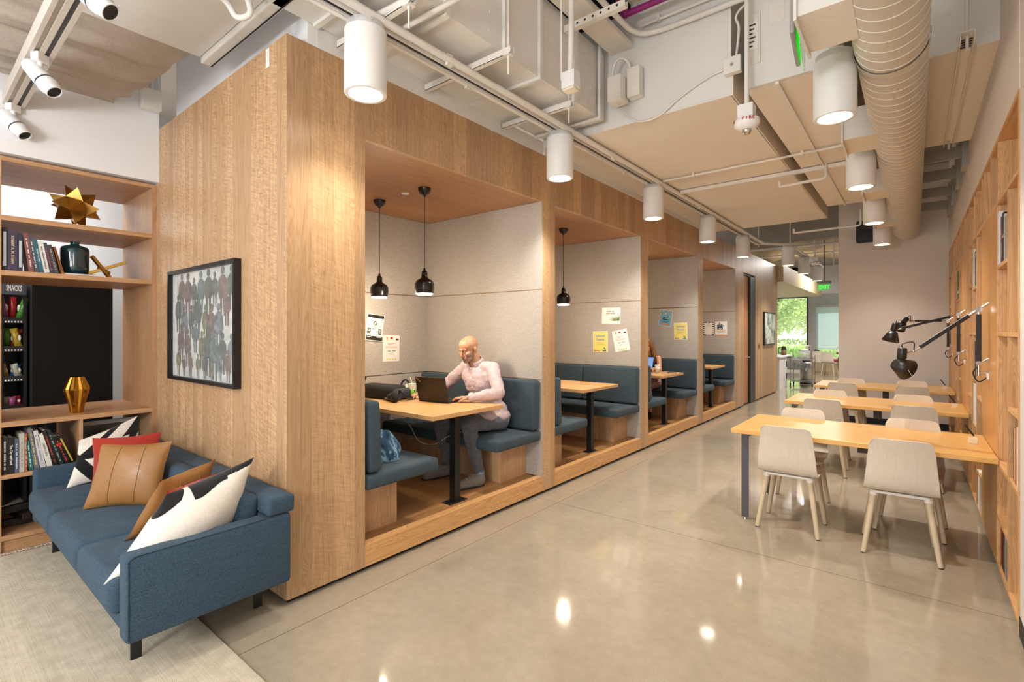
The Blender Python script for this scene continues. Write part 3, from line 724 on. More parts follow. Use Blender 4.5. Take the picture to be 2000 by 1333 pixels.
def promo(c, face, roll, label):
    mb, rct, txt, dot = poster(face, c, .216, .28, roll, '', WHITEP)
    mb.raw([(-.07, .12, .0025), (-.048, .12, .0025), (-.056, .072, .0025)], [(0, 1, 2)], INKO)
    dot(.0, .108, .018, .012, INKR); dot(-.009, .114, .009, .007, INKR, .0012); dot(.009, .114, .009, .007, INKR, .0012)
    dot(.068, .096, .010, .010, INK); dot(.086, .098, .008, .011, INK); rct(.058, .095, .086, .09, INK)
    txt('Special Promotion for', 0, .054, .013, INKR); lines(rct, -.02, .038, .05, 1, .01, INKR, .005)
    lines(rct, 0, .02, .17, 3, .008, INKR, .002); lines(rct, -.028, -.032, .045, 1, .01, INK, .006); lines(rct, .03, -.032, .06, 1, .01, INK, .006)
    lines(rct, 0, -.052, .08, 1, .01, INKG); lines(rct, 0, -.066, .11, 1, .01, INKG)
    for k in range(4): dot(-.052+k*.036, -.118, .011-.002*(k % 2), .010, INKY)
    return fin(mb, 'paper_poster', label)
promo((XF, 3.357, 1.37), 'x+', rad(-1), 'white promotion flyer with a carrot and a red heart on the first booth back wall')
Y2, Y3, Y4 = 6.067, 8.264, 10.418
mb, rct, txt, dot = poster('y-', (-3.18, Y2, 1.763), .275, .215, rad(-1), '', WHITEP)
txt('HAVE AN', -.01, .058, .026, INK); txt('EVENT IDEA?', -.005, .03, .024, INK); lines(rct, -.07, .008, .09, 1, .01, INKG)
for k in range(60):
    a = rad(R.uniform(15, 175)); L = R.uniform(.05, .12); x0 = .085+R.uniform(-.05, .04); y0 = -.072+R.uniform(0, .02)
    dx, dy = math.cos(a)*L, math.sin(a)*L*.8; x1 = min(.13, x0+dx); y1 = y0+dy; n_ = Vector((-dy, dx)).normalized()*.0022
    mb.raw([(x0+n_.x, y0+n_.y, .003+k*1e-5), (x0-n_.x, y0-n_.y, .003+k*1e-5), (x1, y1, .003+k*1e-5)], [(0, 1, 2)], [INKGR, plain('ink_olive', '6d7a45', .7)][k % 2])
fin(mb, 'paper_poster', 'landscape white poster reading HAVE AN EVENT IDEA with a green plant, second booth')
def potluck(c, roll, label):
    mb, rct, txt, dot = poster('y-', c, .225, .285, roll, '', WHITEP)
    rct(-.106, .106, -.136, .136, YPAP); txt('Summer', 0, .078, .046, INKB); txt('Potuck', 0, .026, .046, INKB)
    lines(rct, 0, -.012, .15, 1, .01, INKG); lines(rct, 0, -.026, .12, 1, .01, INKG); lines(rct, 0, -.04, .13, 1, .01, INKO)
    for k in range(14): dot(R.uniform(-.09, .09), .105+R.uniform(0, .02), .007, .005, plain('paper_pale_yellow', 'efe6a0', .7), .0008)
    mb.raw([(.03, -.132, .0028), (.09, -.132, .0028), (.075, -.09, .0028), (.055, -.07, .0028), (.05, -.1, .0028)], [(0, 1, 2, 3, 4)], INKGR); dot(.06, -.108, .009, .009, WHITEP, .0016)
    dot(-.075, -.125, .014, .01, INKO); dot(-.045, -.12, .012, .008, INKR); dot(-.09, -.118, .006, .015, INKGR); dot(-.02, -.127, .012, .006, INKO)
    return fin(mb, 'paper_poster', label)
potluck((-3.343, Y2, 1.412), rad(1), 'yellow Summer Potuck poster in the second booth, left of the tilted flyer')
promo((-3.035, Y2, 1.432), 'y-', rad(11), 'tilted white promotion flyer in the second booth, right of the yellow poster')
mb, rct, txt, dot = poster('y-', (-3.305, Y3, 1.78), .222, .275, rad(-9), '', WHITEP)
rct(-.106, .106, -.132, .132, BPAP)
for x, y in ((-.065, .115), (.07, .10), (-.01, .075), (.06, .04), (-.09, -.02), (-.1, .06), (.02, .13)):
    dot(x, y, .022, .017, INKG, .0008); dot(x+.003, y-.002, .017, .012, PINKI, .0012)
lines(rct, -.025, .0, .05, 1, .01, INK, .014); lines(rct, .035, .0, .045, 1, .01, INK, .014); lines(rct, .0, -.03, .12, 1, .01, INK, .014); lines(rct, 0, -.052, .13, 1, .01, INK, .004); lines(rct, 0, -.066, .13, 2, .012, INK, .004); rct(-.06, .08, -.115, -.095, INKO, .001)
fin(mb, 'paper_poster', 'tilted blue poster in the third booth, higher than the yellow one')
potluck((-3.045, Y3, 1.555), rad(1), 'yellow Summer Potuck poster in the third booth, right of the blue poster')
mb, rct, txt, dot = poster('y-', (-3.268, Y4, 1.61), .213, .278, 0, '', WHITEP)
for k in range(26):
    a = 2*math.pi*k/26; x = max(-.095, min(.095, .14*math.cos(a))); y = max(-.128, min(.128, .18*math.sin(a))); dot(x, y, R.uniform(.008, .018), R.uniform(.008, .016), INK)
dot(0, .10, .008, .008, INK); lines(rct, 0, .07, .09, 2, .012, INKG)
fin(mb, 'paper_poster', 'white poster with black cow spots around its edge in the last booth')
mb, rct, txt, dot = poster('y-', (-3.02, Y4, 1.612), .226, .284, 0, '', WHITEP)
dot(-.03, .1, .016, .022, plain('print_skin', 'b98a6a', .7)); rct(-.075, .03, -.02, .075, INK); dot(-.02, .0, .03, .02, PINKI, .0012); rct(-.06, .06, .04, .06, BPAP, .0012)
rct(-.09, .09, -.10, -.03, plain('paper_grey', 'dcd9d4', .7)); lines(rct, 0, -.045, .14, 4, .014, INKG, .002); rct(-.11, .11, -.14, -.125, INKO)
fin(mb, 'paper_poster', 'white poster with a picture of a person in black in the last booth')
# ------------------------------------------------------------------ things on the first table
TZ = .163+.747
MATB = plain('black_fabric', '1a1a1d', .85, var=.2, vs=120, bump=.3)
def laptop(loc, rz, label, lidang, red=True, screen=None):
    t = thing('laptop', label, 'laptop', loc, rz)
    q = MB(BLACKP); q.box(-.168, .168, 0, .232, 0, .014, bev=.004); q.build('base', t)
    q = MB(plain('key_black', '242427', .6))
    for r_ in range(5):
        for c_ in range(12): q.box(-.15+c_*.025, -.129+c_*.025, .03+r_*.022, .048+r_*.022, .0145, .0165)
    q.build('keyboard', t, kind='stuff')
    M = Matrix.Translation((0, .0, .012)) @ Matrix.Rotation(lidang, 4, 'X')
    LID = plain('laptop_lid', '1c1412', .38, var=.15, vs=160)
    q = MB(LID, M); q.box(-.168, .168, -.005, .003, 0, .228, bev=.003); lo = q.build('lid', t)
    q = MB(screen or BLACKS, M); q.box(-.158, .158, .0032, .0042, .01, .218); q.build('screen', t)
    if red:
        q = MB(plain('logo_silver', 'b98a78', .3, 1), M @ Matrix.Translation((-.135, -.0056, .2)) @ Matrix.Rotation(rad(45), 4, 'Y')); q.box(-.028, .028, -.0004, .0004, -.008, .008); q.build('lid_badge', t, label='small silvery-red badge')
    return t
laptop((-3.385, 3.07, TZ), rad(10), 'open black laptop with a small badge on its lid, in front of the man', rad(14))
t = thing('computer_mouse', 'black computer mouse under the man\'s right hand', 'mouse', (-3.69, 3.07, TZ), rad(15))
MB(BLACKS).ell((0, 0, .012), (.032, .055, .022), n=20).build('mouse_body', t)
# backpack / bag
t = thing('camera_bag', 'soft black bag lying on the first booth table', 'bag', (-3.98, 2.98, TZ), rad(8))
q = MB(MATB); q.box(-.26, .2, -.11, .11, .0, .13, bev=.045, seg=5); q.build('bag_body', t)
q = MB(plain('dark_grey_fabric', '2c2d33', .85, bump=.3)); q.box(.17, .27, -.095, .095, .005, .105, bev=.035, seg=4); q.build('side_pocket', t)
q = MB(BLACKP); q.tube([(.25, -.05, .06), (.3, -.1, .1), (.34, -.06, .03), (.3, .02, .02)], .010, smooth_pts=6); q.build('strap', t); MB(CHROME).tube([(.27, -.1, .03), (.29, -.12, .05), (.30, -.11, .02)], .003).build('buckle', t)
t = thing('sunglasses', 'black sunglasses case with a knotted strap, right of the black bag', 'case', (-3.70, 2.86, TZ), rad(-20))
MB(BLACKS).ell((-.06, 0, .035), (.06, .045, .036), n=16).build('lens_cover', t)
MB(MATB).ell((.05, 0, .05), (.05, .042, .052), n=18, rot=(0, .3, 0)).build('pouch', t)
MB(CHROME).tube([(-.1, -.02, .04), (-.11, -.04, .02)], .004).build('ring', t); MB(INKO).box(-.04, 0, -.01, .01, .072, .076).build('orange_tab', t, label='orange tab')
t = thing('banana', 'ripe yellow banana lying between the headphones and the mouse', 'banana', (-3.90, 3.12, TZ+.018))
q = MB(plain('banana_yellow', 'd9bb45', .5, var=.1)); q.tube([(-.10, 0, 0), (-.05, .012, .005), (0, .015, .008), (.05, .008, .004), (.10, -.02, -.002)], [.008, .017, .019, .018, .008], n=10, smooth_pts=4); q.build('fruit', t)
MB(plain('stem_green', '8a8a35', .6)).tube([(.10, -.02, -.002), (.125, -.035, .0)], .005).build('stem', t)
q = MB(plain('crumb', 'b5854a', .7)); q.box(-3.80, -3.72, 3.04, 3.12, TZ, TZ+.006, bev=.002); q.build('paper_wrapper', label='small crumpled brown wrapper under the banana', cat='wrapper')
t = thing('drink_cup', 'tall frosted cup of green drink with black drops and a straw', 'cup', (-3.955, 3.30, TZ))
FR = plain('frosted_cup', 'e4ead8', .3); GRN = plain('green_drink', '7cc23c', .3, var=.05)
MB(GRN).lathe([(.001, .0), (.032, 0), (.038, .058), (.001, .058)], n=24).build('drink', t, label='green lower half')
MB(FR).lathe([(.0385, .058), (.043, .105), (.045, .108), (.045, .114), (.04, .116), (.001, .116)], n=24).build('cup_body', t)
q = MB(INK)
for k in range(9): an = R.uniform(3.4, 6.2); zz = R.uniform(.02, .09); q.ell((.0385*math.cos(an)*(1+zz), .0385*math.sin(an)*(1+zz), zz), (.005, .003, .009), n=8, m=5)
q.build('printed_drops', t, kind='stuff'); MB(plain('straw', 'e8cfa0', .6)).tube([(0, 0, .11), (-.035, .0, .18)], .004).build('straw', t)
t = thing('headphones', 'black over-ear headphones standing on the booth table behind the banana', 'headphones', (-4.06, 3.30, TZ))
q = MB(BLACKS); q.ell((-.06, 0, .04), (.022, .036, .038)); q.build('ear_cup', t); q = MB(BLACKS); q.ell((.06, .0, .04), (.022, .036, .038)); q.build('ear_cup', t)
q = MB(BLACKP); q.tube([(-.07, 0, .05), (-.06, 0, .11), (0, 0, .145), (.06, 0, .11), (.07, 0, .05)], .010, smooth_pts=6); q.build('headband', t)
MB(WHITEP).ell((0, .02, .07), (.03, .02, .035)).build('white_pad', t, label='white pad')
t = thing('pencil_cup', 'grey fabric holder with a black pen, at the wall end of the first table', 'pen holder', (-4.24, 2.90, TZ))
MB(FELT).lathe([(.001, 0), (.05, 0), (.055, .12), (.05, .122), (.048, .1), (.001, .09)], n=24).build('holder', t)
MB(BLACKP).tube([(.0, .0, .08), (.045, .02, .2)], .009).build('pen', t); MB(INKY).ell((-.035, 0, .185), (.02, .02, .022)).build('yellow_ball', t, label='yellow ball top'); MB(INKY).tube([(-.035, 0, .09), (-.035, 0, .17)], .003).build('stick', t)
q = MB(WHITEP); q.tube([(-4.2, 3.25, .66), (-3.9, 3.2, .64), (-3.72, 3.18, .50), (-3.52, 3.2, .49), (-3.35, 3.22, .585), (-3.2, 3.235, .64)], .003, n=6, smooth_pts=8); q.build('charging_cable', label='thin white cable hanging under the first table over the bench edge', cat='cable')
# tote bag
k = N('denim_tote'); v, x, y, z = k.xyz(); f = k.noise(v, 7, 4, .7, 1.0)
k.base(k.ramp(f, [(.35, '182f4a'), (.48, '2f587a'), (.55, '8fb4c8'), (.62, '1f3c5c')])); TOTE = k.fin(.8, 0, None, 'denim_tote')
def tote(u, v):
    a = 2*math.pi*u; h = .23*v; w = 1-.8*v**1.3
    rx = .14*(.75+.25*math.sin(v*math.pi))*(1-.25*v); ry = .085*w+.01
    wob = 1+.06*math.sin(5*a+v*6)
    return (rx*math.cos(a)*wob-.05*v, ry*math.sin(a)*wob, h-.02*v*abs(math.cos(a)))
t = thing('tote_bag', 'blue tie-dyed tote bag slumped on the near bench of the first booth', 'bag', (-3.02, 2.27, .613), rad(75))
q = MB(TOTE); q.grid(tote, 32, 16); q.raw([tote(i/24, 0) for i in range(24)], [list(range(24))]); q.build('bag_body', t)
MB(TOTE).tube([(-.1, 0, .20), (-.13, .03, .22), (-.12, .06, .12), (-.08, .06, .03)], .01, smooth_pts=6).build('handle', t)
# booths 3 and 4
laptop((-3.43, 7.66, TZ), rad(168), 'open laptop with a blue screen in the third booth in front of the woman', rad(14), False, emis('screen_blue', '7aa8e8', .7))
def cup(loc, label, prt):
    t = thing('paper_cup', label, 'cup', loc)
    q = MB(WHITEP); q.lathe([(.001, 0), (.028, 0), (.039, .11), (.001, .11)], n=24); q.build('cup_body', t)
    q = MB(WHITEP); q.lathe([(.041, .108), (.041, .118), (.036, .122), (.034, .13), (.001, .13)], n=24); q.build('lid', t)
    if prt:
        q = MB(plain('cup_print', '8a6d50', .6))
        for k in range(22): an = R.uniform(0, 6.28); zz = R.uniform(.02, .09); r_ = .0285+.1*zz*1.02; q.ell((r_*math.cos(an), r_*math.sin(an), zz), (.003, .003, .006), n=6, m=4)
        q.build('printed_pattern', t, kind='stuff')
cup((-3.09, 7.40, TZ), 'plain white paper cup with a lid on the third booth table', False)
cup((-3.20, 9.75, TZ), 'white paper cup with a brown print on the last booth table', True)
q = MB(BLACKS); q.box(-2.98, -2.84, 7.50, 7.57, TZ, TZ+.009, bev=.003); q.build('phone', label='flat black phone on the third booth table', cat='phone')
# wall switch and picture beyond the door
t = thing('wall_switch', 'dark small wall switch on the wood wall after the door', 'switch', (WX+.0005, 12.35, 1.22))
MB(BRONZE).box(0, .006, -.04, .04, -.06, .06, bev=.002).build('cover_plate', t); MB(BLACKP).box(.006, .010, -.012, .012, -.025, .025).build('rocker', t)
k = N('screen_picture'); v, x, y, z = k.xyz(); f = k.noise(v, 2.2, 3, .6, .8); k.base(k.ramp(f, [(.35, '3f4a42'), (.5, 'b9c4b4'), (.6, 'eef2ea'), (.7, '8fa283')])); SCRP = k.fin(.12, 0, None, 'screen_picture')
t = thing('framed_picture', 'glossy framed picture with a black edge on the far wood wall', 'picture', (WX+.0005, 13.3, 1.62))
MB(BLACK).box(.0, .04, -.57, .57, -.39, .39).build('frame', t); MB(SCRP).box(.0402, .042, -.54, .54, -.36, .36).build('picture_panel', t)
# big framed art on the end wall
t = thing('framed_painting', 'large black-framed watercolour of a crowd of people on the wood end wall', 'picture', (-3.945, 1.3945, 1.60))
fr = MB(BLACK)
W2, H2 = .605, .415
fr.box(-W2, W2, -.045, 0, -H2, -H2+.025).box(-W2, W2, -.045, 0, H2-.025, H2).box(-W2, -W2+.022, -.045, 0, -H2+.025, H2-.025).box(W2-.022, W2, -.045, 0, -H2+.025, H2-.025)
fr.build('frame', t)
k = N('watercolour'); v, x, y, z = k.xyz(); f = k.noise(v, 5, 5, .65, .6); k.base(k.ramp(f, [(.3, '8f9896'), (.5, 'b8b8b2'), (.7, 'd2cec6')])); WC = k.fin(.5, 0, None, 'watercolour')
a = MB(WC); a.box(-W2+.022, W2-.022, -.012, -.002, -H2+.025, H2-.025)
def wcol(key, c1, c2):
    k = N(key); v, x, y, z = k.xyz(); f = k.noise(v, 22, 4, .7, .5); k.base(k.ramp(f, [(.35, c1), (.65, c2)])); return k.fin(.5, 0, None, key)
cols = [wcol('wash_dark_green', '12180f', '4a5848'), wcol('wash_brown', '2a1e1a', '74594c'), wcol('wash_grey', '26292e', '7a8086'), wcol('wash_olive', '26270f', '76754c'), wcol('wash_teal', '1b282b', '647a78')]
rr = random.Random(11)
def figure(cx, top, h, m, seed):
    w = h*.18
    z = -.0125-.00004*seed
    def P(p): a.raw([(cx+q[0]*w, z, top-q[1]*h) for q in p], [list(range(len(p)))], m)
    P([(.55*math.cos(2*math.pi*i/12), .085+.085*math.sin(2*math.pi*i/12)) for i in range(12)])
    P([(-.4, .17), (.4, .17), (1.15, .27), (1.3, .5), (.95, .64), (-.95, .64), (-1.3, .5), (-1.15, .27)])
    P([(-.8, .62), (-.1, .62), (-.2, .98), (-.55, .98)]); P([(.1, .62), (.8, .62), (.6, 1.0), (.2, 1.0)])
sd = 0
for r_ in range(4):
    for c_ in range(9):
        h = rr.uniform(.24, .36); cx = -W2+.085+(c_+.5*(r_ % 2))*.126+rr.uniform(-.02, .02); top = H2-.03-r_*.200+rr.uniform(-.05, .05)
        if r_ == 3 and c_ % 3 == 0: top = min(top, -H2+.03+h)
        top = min(top, H2-.028); 
        if top-h < -H2+.028: h = top+H2-.028
        if abs(cx)+h*.235 > W2-.024 or h < .12: continue
        figure(cx, top, h, cols[rr.randrange(5)], sd); sd += 1
a.build('painting', t)
g = N('picture_glass'); g.base('ffffff'); g.b.inputs['Alpha'].default_value = .07; GL_ = g.fin(.03, 0, .5, 'picture_glass')
MB(GL_).box(-W2+.022, W2-.022, -.018, -.017, -H2+.025, H2-.025).build('glass', t)
# ================================================================== LOUNGE CORNER (left)
k = N('rug_weave'); v, x, y, z = k.xyz()
wv = k.math('MULTIPLY', k.math('SINE', k.math('MULTIPLY', x, 520)), k.math('SINE', k.math('MULTIPLY', y, 520)))
nz = k.noise(v, 14, 4, .6); st = k.noise(k.comb(k.math('MULTIPLY', x, 3), k.math('MULTIPLY', y, 190), 0), 1, 2)
f = k.math('ADD', k.math('MULTIPLY', wv, .14), k.math('ADD', k.math('MULTIPLY', nz, .5), k.math('MULTIPLY', st, .45)))
k.base(k.ramp(f, [(.25, 'ada18c'), (.7, 'ddd3be')])); k.bump(wv, .5, .004); RUG = k.fin(.95, 0, .1, 'rug_weave')
t = thing('area_rug', 'flat-woven beige rug with a fringe under the blue sofa', 'rug', (-3.2, -.4, 0))
MB(RUG).box(-1.66, 2.0, -2.2, 1.43, .001, .012, bev=.004).build('rug_body', t)
q = MB(plain('fringe', 'd8ccb6', .95))
for i in range(260):
    yy = -1.2+2.62*i/260; q.tube([(-1.655, yy, .008), (-1.672, yy+R.uniform(-.01, .01), .012), (-1.70, yy+R.uniform(-.02, .02), .004), (-1.735+R.uniform(-.01, .01), yy+R.uniform(-.03, .03), .004)], .0035, n=4)
q.build('fringe', t, kind='stuff', label='pale cotton fringe')
MB(plain('red_thread', 'a5563a', .9)).box(-1.662, -1.657, -1.2, 1.42, .011, .0135).build('edge_thread', t, label='thin rust-red edge thread')
# sofa
AX0, AX1 = -4.90, -2.62
t = thing('sofa', 'long blue-grey tweed three-seat sofa with thin black blade legs against the wood end wall', 'sofa', (-3.76, 1.0, 0))
o = 3.76
def sb(x0, x1, y0, y1, z0, z1, r=.025, m=SOFA, M=None): return MB(m).box(x0+o, x1+o, y0-1.0, y1-1.0, z0, z1, bev=r, seg=4, M=M)
sb(AX1-.11, AX1, .625, 1.355, .20, .575, .022).build('armrest', t); sb(AX0, AX0+.11, .625, 1.355, .20, .575, .022).build('armrest', t)
sb(AX0+.111, AX1-.111, .645, 1.35, .195, .30, .015).build('base_frame', t)
sb(AX0, AX1, 1.23, 1.375, .577, .672, .02).build('back_rail', t); sb(AX0+.111, AX1-.111, 1.23, 1.36, .30, .576, .01).build('back_frame', t)
for a, b in ((AX0+.112, -4.10), (-4.098, -3.36), (-3.358, AX1-.112)):
    q = MB(SOFA)
    W = b-a
    def top(u, v, a=a, W=W):
        e = min(1, min(u, 1-u)*9); ev = min(1, min(v, 1-v)*7); 
        return (a+W*u+o, .585+.60*v-1.0, .43+.035*(math.sin(u*math.pi)**.5)*(math.sin(min(1,v*1.0)*math.pi)**.5 if v < 1 else 0))
    q.box(a+o, b+o, .59-1.0, 1.2-1.0, .29, .452, bev=.045, seg=5)
    q.ell(((a+b)/2+o, .90-1.0, .425), (W*.47, .28, .045), n=28, m=12)
    so = q.build('seat_cushion', t)
    M = Matrix.Translation((0, 1.225-1.0, .44)) @ Matrix.Rotation(rad(-7), 4, 'X')
    q = MB(SOFA); q.box(a+o+.004, b+o-.004, -.125, -.005, .0, .235, bev=.04, seg=5, M=M); q.build('back_cushion', t)
q = MB(SOFAD)
for X0, s in ((AX1, 1),):
    e = .0015
    q.tube([(X0+o+e-.001, .634-1, .22), (X0+o+e-.001, .634-1, .56), (X0+o-.004, .66-1, .5745), (X0+o-.004, 1.22-1, .5755)], .0022, n=5)
q.build('seam_piping', t, label='darker blue seam lines')
for X0 in (AX1-.235, AX0+.235):
    for yy in (.72, 1.28):
        q = MB(BLACK); q.box(X0+o-.006, X0+o+.006, yy-1.0-.022, yy-1.0+.022, .012, .199); q.box(X0+o-.012, X0+o+.03, yy-1.0-.03, yy-1.0+.03, .012, .02) if False else None
        q.build('leg', t)
# pillows : four corners (bl, br, tr, tl) and a thickness
def pillow(name, label, c, th, mf, mb_=None, front=None, sub=None, bulge=.5, both=True):
    c = [Vector(p) for p in c]; nrm = ((c[1]-c[0]).cross(c[3]-c[0])).normalized(); n = 30
    ctr = sum(c, Vector())/4
    q = MB(mf)
    def surf(sgn):
        def f(u, v):
            p = c[0]*(1-u)*(1-v)+c[1]*u*(1-v)+c[2]*u*v+c[3]*(1-u)*v
            a = (math.sin(math.pi*u)**bulge)*(math.sin(math.pi*v)**bulge)
            pin = .055*(math.sin(math.pi*u)*(1-abs(2*v-1)**6*0))  # edges pulled inward
            eu = (2*u-1); ev = (2*v-1)
            k_ = 1-.07*((1-eu*eu)*(ev*ev)+(1-ev*ev)*(eu*eu))
            w = .004*math.sin(u*17+v*5)*math.sin(v*13)*(1-a)
            return ctr+(p-ctr)*k_+nrm*(sgn*th*.5*a+w)
        return f
    for sgn, m in ((1, mf), (-1, mb_ or mf)):
        F = surf(sgn)
        if callable(front) and (sgn == 1 or both):
            n2 = 150; vs = [F(i/n2, j/n2) for j in range(n2+1) for i in range(n2+1)]
            groups = {}
            for j in range(n2):
                for i in range(n2):
                    mm = front((i+.5)/n2, (j+.5)/n2); groups.setdefault(mm, []).append((j*(n2+1)+i, j*(n2+1)+i+1, (j+1)*(n2+1)+i+1, (j+1)*(n2+1)+i))
            for mm, fs in groups.items(): q.raw(vs, fs, mm, True)
        else: q.grid(lambda u, v: F(u, v), n, n, m)
    ob = q.build(name, label=label, cat='pillow', group=None)
    if sub: sub(ob, surf)
    return ob
PB = cloth('pillow_black', '1f1e1f', '121112', 400, .95, .4)
def band(u, v, a, b, c, w): return abs(a*u+b*v-c) < w
def pat1(u, v):
    if band(u, v, .75, -.66, .20, .062) and u+v > .35: return PB
    if band(u, v, .8, .6, .34, .085) and v < .75: return PB
    if band(u, v, .62, -.78, -.42, .06) and v > .5: return PB
    if (u-.28)**2*5+(v-.62)**2*14 < .22 and u > .08: return PB
    if band(u, v, .7, -.7, .02, .05) and v > .72: return PB
    return PW
pillow('throw_pillow', 'cream pillow with bold black brush pattern leaning on the far sofa arm', [(-4.60, .76, .455), (-4.56, 1.18, .48), (-4.74, 1.225, .90), (-4.66, .84, .77)], .15, PW, PW, front=pat1)
pillow('throw_pillow', 'rust red pillow between the patterned pillow and the tan leather one', [(-4.30, .83, .455), (-4.05, 1.13, .47), (-4.12, 1.185, .845), (-4.295, .842, .835)], .13, RED)
def stitches(ob, surf):
    q = MB(plain('tan_stitch', '8d6a30', .6))
    for u0 in (.33, .68): q.tube([surf(1)(u0+.02*math.sin(v*3), v)+Vector((0.001, -.001, .001)) for v in [i/24 for i in range(1, 24)]], .0018, n=5)
    q.build('stitching', ob)
pillow('throw_pillow', 'square tan leather pillow facing the camera on the middle of the sofa', [(-3.985, .735, .455), (-3.68, 1.05, .46), (-3.75, 1.14, .84), (-4.03, .835, .835)], .15, TAN, sub=stitches)
pillow('throw_pillow', 'second tan leather pillow seen edge-on behind the white pillow', [(-3.20, .755, .455), (-3.28, 1.15, .47), (-3.16, 1.18, .81), (-3.07, .88, .77)], .12, TAN, sub=stitches)
pillow('throw_pillow', 'red pillow wedged between the tan leather and big white pillow', [(-3.06, .76, .455), (-3.07, 1.14, .47), (-2.93, 1.10, .79), (-2.93, .87, .745)], .10, RED)
def pat2(u, v):
    if u > .6 and v > .965-.05*(u-.6): return PB
    if .22+.5*(1-v) < u < .66 and v > .85+.25*max(0, u-.36)+.02*math.sin(u*14): return PB
    if u < .17 and v > .70+1.1*u: return PB
    return PW
pillow('throw_pillow', 'big cream pillow with black pattern along its top, slumped on the near sofa arm', [(-2.80, .585, .425), (-2.84, 1.13, .455), (-2.80, 1.235, .865), (-2.81, .83, .765)], .25, PW, PW, front=pat2)
# black patch on that pillow is a woven band along the top edge
# ------------------------------------------------------------------ open bookshelf
SX0, SX1 = -5.79, -4.946; SYa, SYb = .44, 1.394
t = thing('open_bookshelf', 'tall open-backed oak bookshelf left of the wood end wall', 'bookshelf', (SX1, SYa, 0))
def sh(name, y0, y1, z0, z1, m, x0=SX0, x1=SX1): return MB(m).box(x0-SX1, x1-SX1, y0-SYa, y1-SYa, z0, z1, bev=.001).build(name, t)
sh('side_panel', SYb-.036, SYb, 0, 2.775, OAKL); sh('side_panel', SYa, SYa+.036, 0, 2.775, OAKL)
iy0, iy1 = SYa+.0365, SYb-.0365
sh('top_board', iy0, iy1, 2.745, 2.775, OAKLH)
for z in (2.365, 1.98, .915): sh('shelf_board', iy0, iy1, z-.036, z, OAKLH)
sh('divider', .893, .915, .1205, .878, OAKL); sh('shelf_board', iy0, .8925, .515, .545, OAKLH); sh('bottom_board', iy0, iy1, .085, .12, OAKLH); sh('plinth', iy0, iy1, 0, .0845, OAKLH, SX0+.02, SX1-.02)
def book(x, y, z, th, h, d, col, label, lean=0, title=None, tcol='e8e4da', group='books on the open bookshelf', face=1, rough=.55, band=None, cat='book', alongx=False, deco=None):
    # spine faces +x (face=1) or -x (face=-1); thickness along y; leans about its lower edge
    t = thing('book', label, cat, (x, y, z), 0, group)
    t.rotation_euler = (lean, 0, 0)
    m = plain('cover_'+col, col, rough, var=.04, vs=40)
    f = face
    def bx(mb, x0, x1, y0, y1, z0, z1, mt=None): return mb.box(min(x0*f, x1*f), max(x0*f, x1*f), y0, y1, z0, z1, mt)
    q = MB(m); bx(q, -d, 0, 0, .003, 0, h); bx(q, -d, 0, th-.003, th, 0, h); bx(q, -.003, 0, .003, th-.003, 0, h); q.build('cover', t)
    q = MB(WHITEP); bx(q, -d+.004, -.0032, .0031, th-.0031, .003, h-.004); q.build('pages', t)
    if not title and not deco and face == 1:
        rs = random.Random(int(h*1e5)+int(y*1e4)); deco = []; zz = .12
        while zz < .86:
            L_ = rs.uniform(.015, .05); deco.append((zz, zz+L_)); zz += L_+rs.choice((.008, .012, .05))
    if title or band or deco:
        q = MB(plain('title_'+tcol, tcol, .5))
        if band: bx(q, 0, .0006, .001, th-.001, band[0]*h, band[1]*h)
        if title:
            sz = min(th*.62, h*.9/max(1, len(title))*1.5)
            M = Matrix.Translation((.0008*f, th/2, h*.52)) @ Euler((rad(90), 0, rad(90)*f)).to_matrix().to_4x4() @ Matrix.Rotation(rad(-90), 4, 'Z')
            textmesh(q, title, sz, M, None, bold=True)
        if deco:
            for (a, b) in deco: bx(q, 0, .0006, th*(.38 if len(deco) > 3 else .25), th*(.62 if len(deco) > 3 else .75), a*h, b*h)
        q.build('spine_print', t)
    return t
bx_ = SX1-.02
y = SYa+.04
up = [(.028, .30, '17181c', 'black book with white script at the left end of the upper book row', 0, [(.1, .9)]),
      (.048, .285, '3d3348', 'thick dark purple book in the upper row, second from left', 0, None),
      (.026, .27, '2a3040', 'dark grey-blue patterned book in the upper row, third from left', 0, [(.1, .8)])]
for th, h, c, lb, ln, de in up:
    book(bx_, y, 1.981, th, h, .2, c, lb, ln, title='ROBERT A. M. STERN' if th > .04 else None, tcol='c9b48a' if th > .04 else 'b8bac0', deco=de); y += th+.002
y += .03
for k_, (th, h, c, lb, tt, tc) in enumerate([(.028, .275, '7a4a48', 'dusty red and grey striped book in the upper row, first of the leaning ones', None, 'e0d4c4'),
        (.022, .255, '4a4e5a', 'grey leaning book in the upper row beside the dusty red one', None, 'd0d2d6'), (.022, .24, '2b6070', 'teal leaning book in the upper row', 'ROAD TO ORE', 'c8e0e0'),
        (.03, .232, 'd6d2ca', 'white-spined leaning book in the upper row', None, '5a4a44'), (.02, .222, '3a4250', 'slate leaning book in the upper row, right of the white-spined one', None, 'c03030'),
        (.024, .212, '4a4440', 'brown-grey book leaning last before the teal vase', None, 'b0a898')]):
    book(bx_, y, 1.981, th, h, .19, c, lb, rad(7+k_*.8), title=tt, tcol=tc); y += th*1.02+.0025
book(bx_-.01, y+.016, 1.9812, .014, .205, .19, 'a4662c', 'orange and brown patterned thin book touching the teal vase', rad(14), deco=[(.1, .95)], tcol='5e2f18')
VX = SX1-.16
t = thing('teal_vase', 'glossy dark teal jar vase with a narrow neck on the bookshelf', 'vase', (VX, .895, 1.996))
TEAL = plain('teal_glaze', '0b3138', .1, spec=.8, var=.3, vs=14)
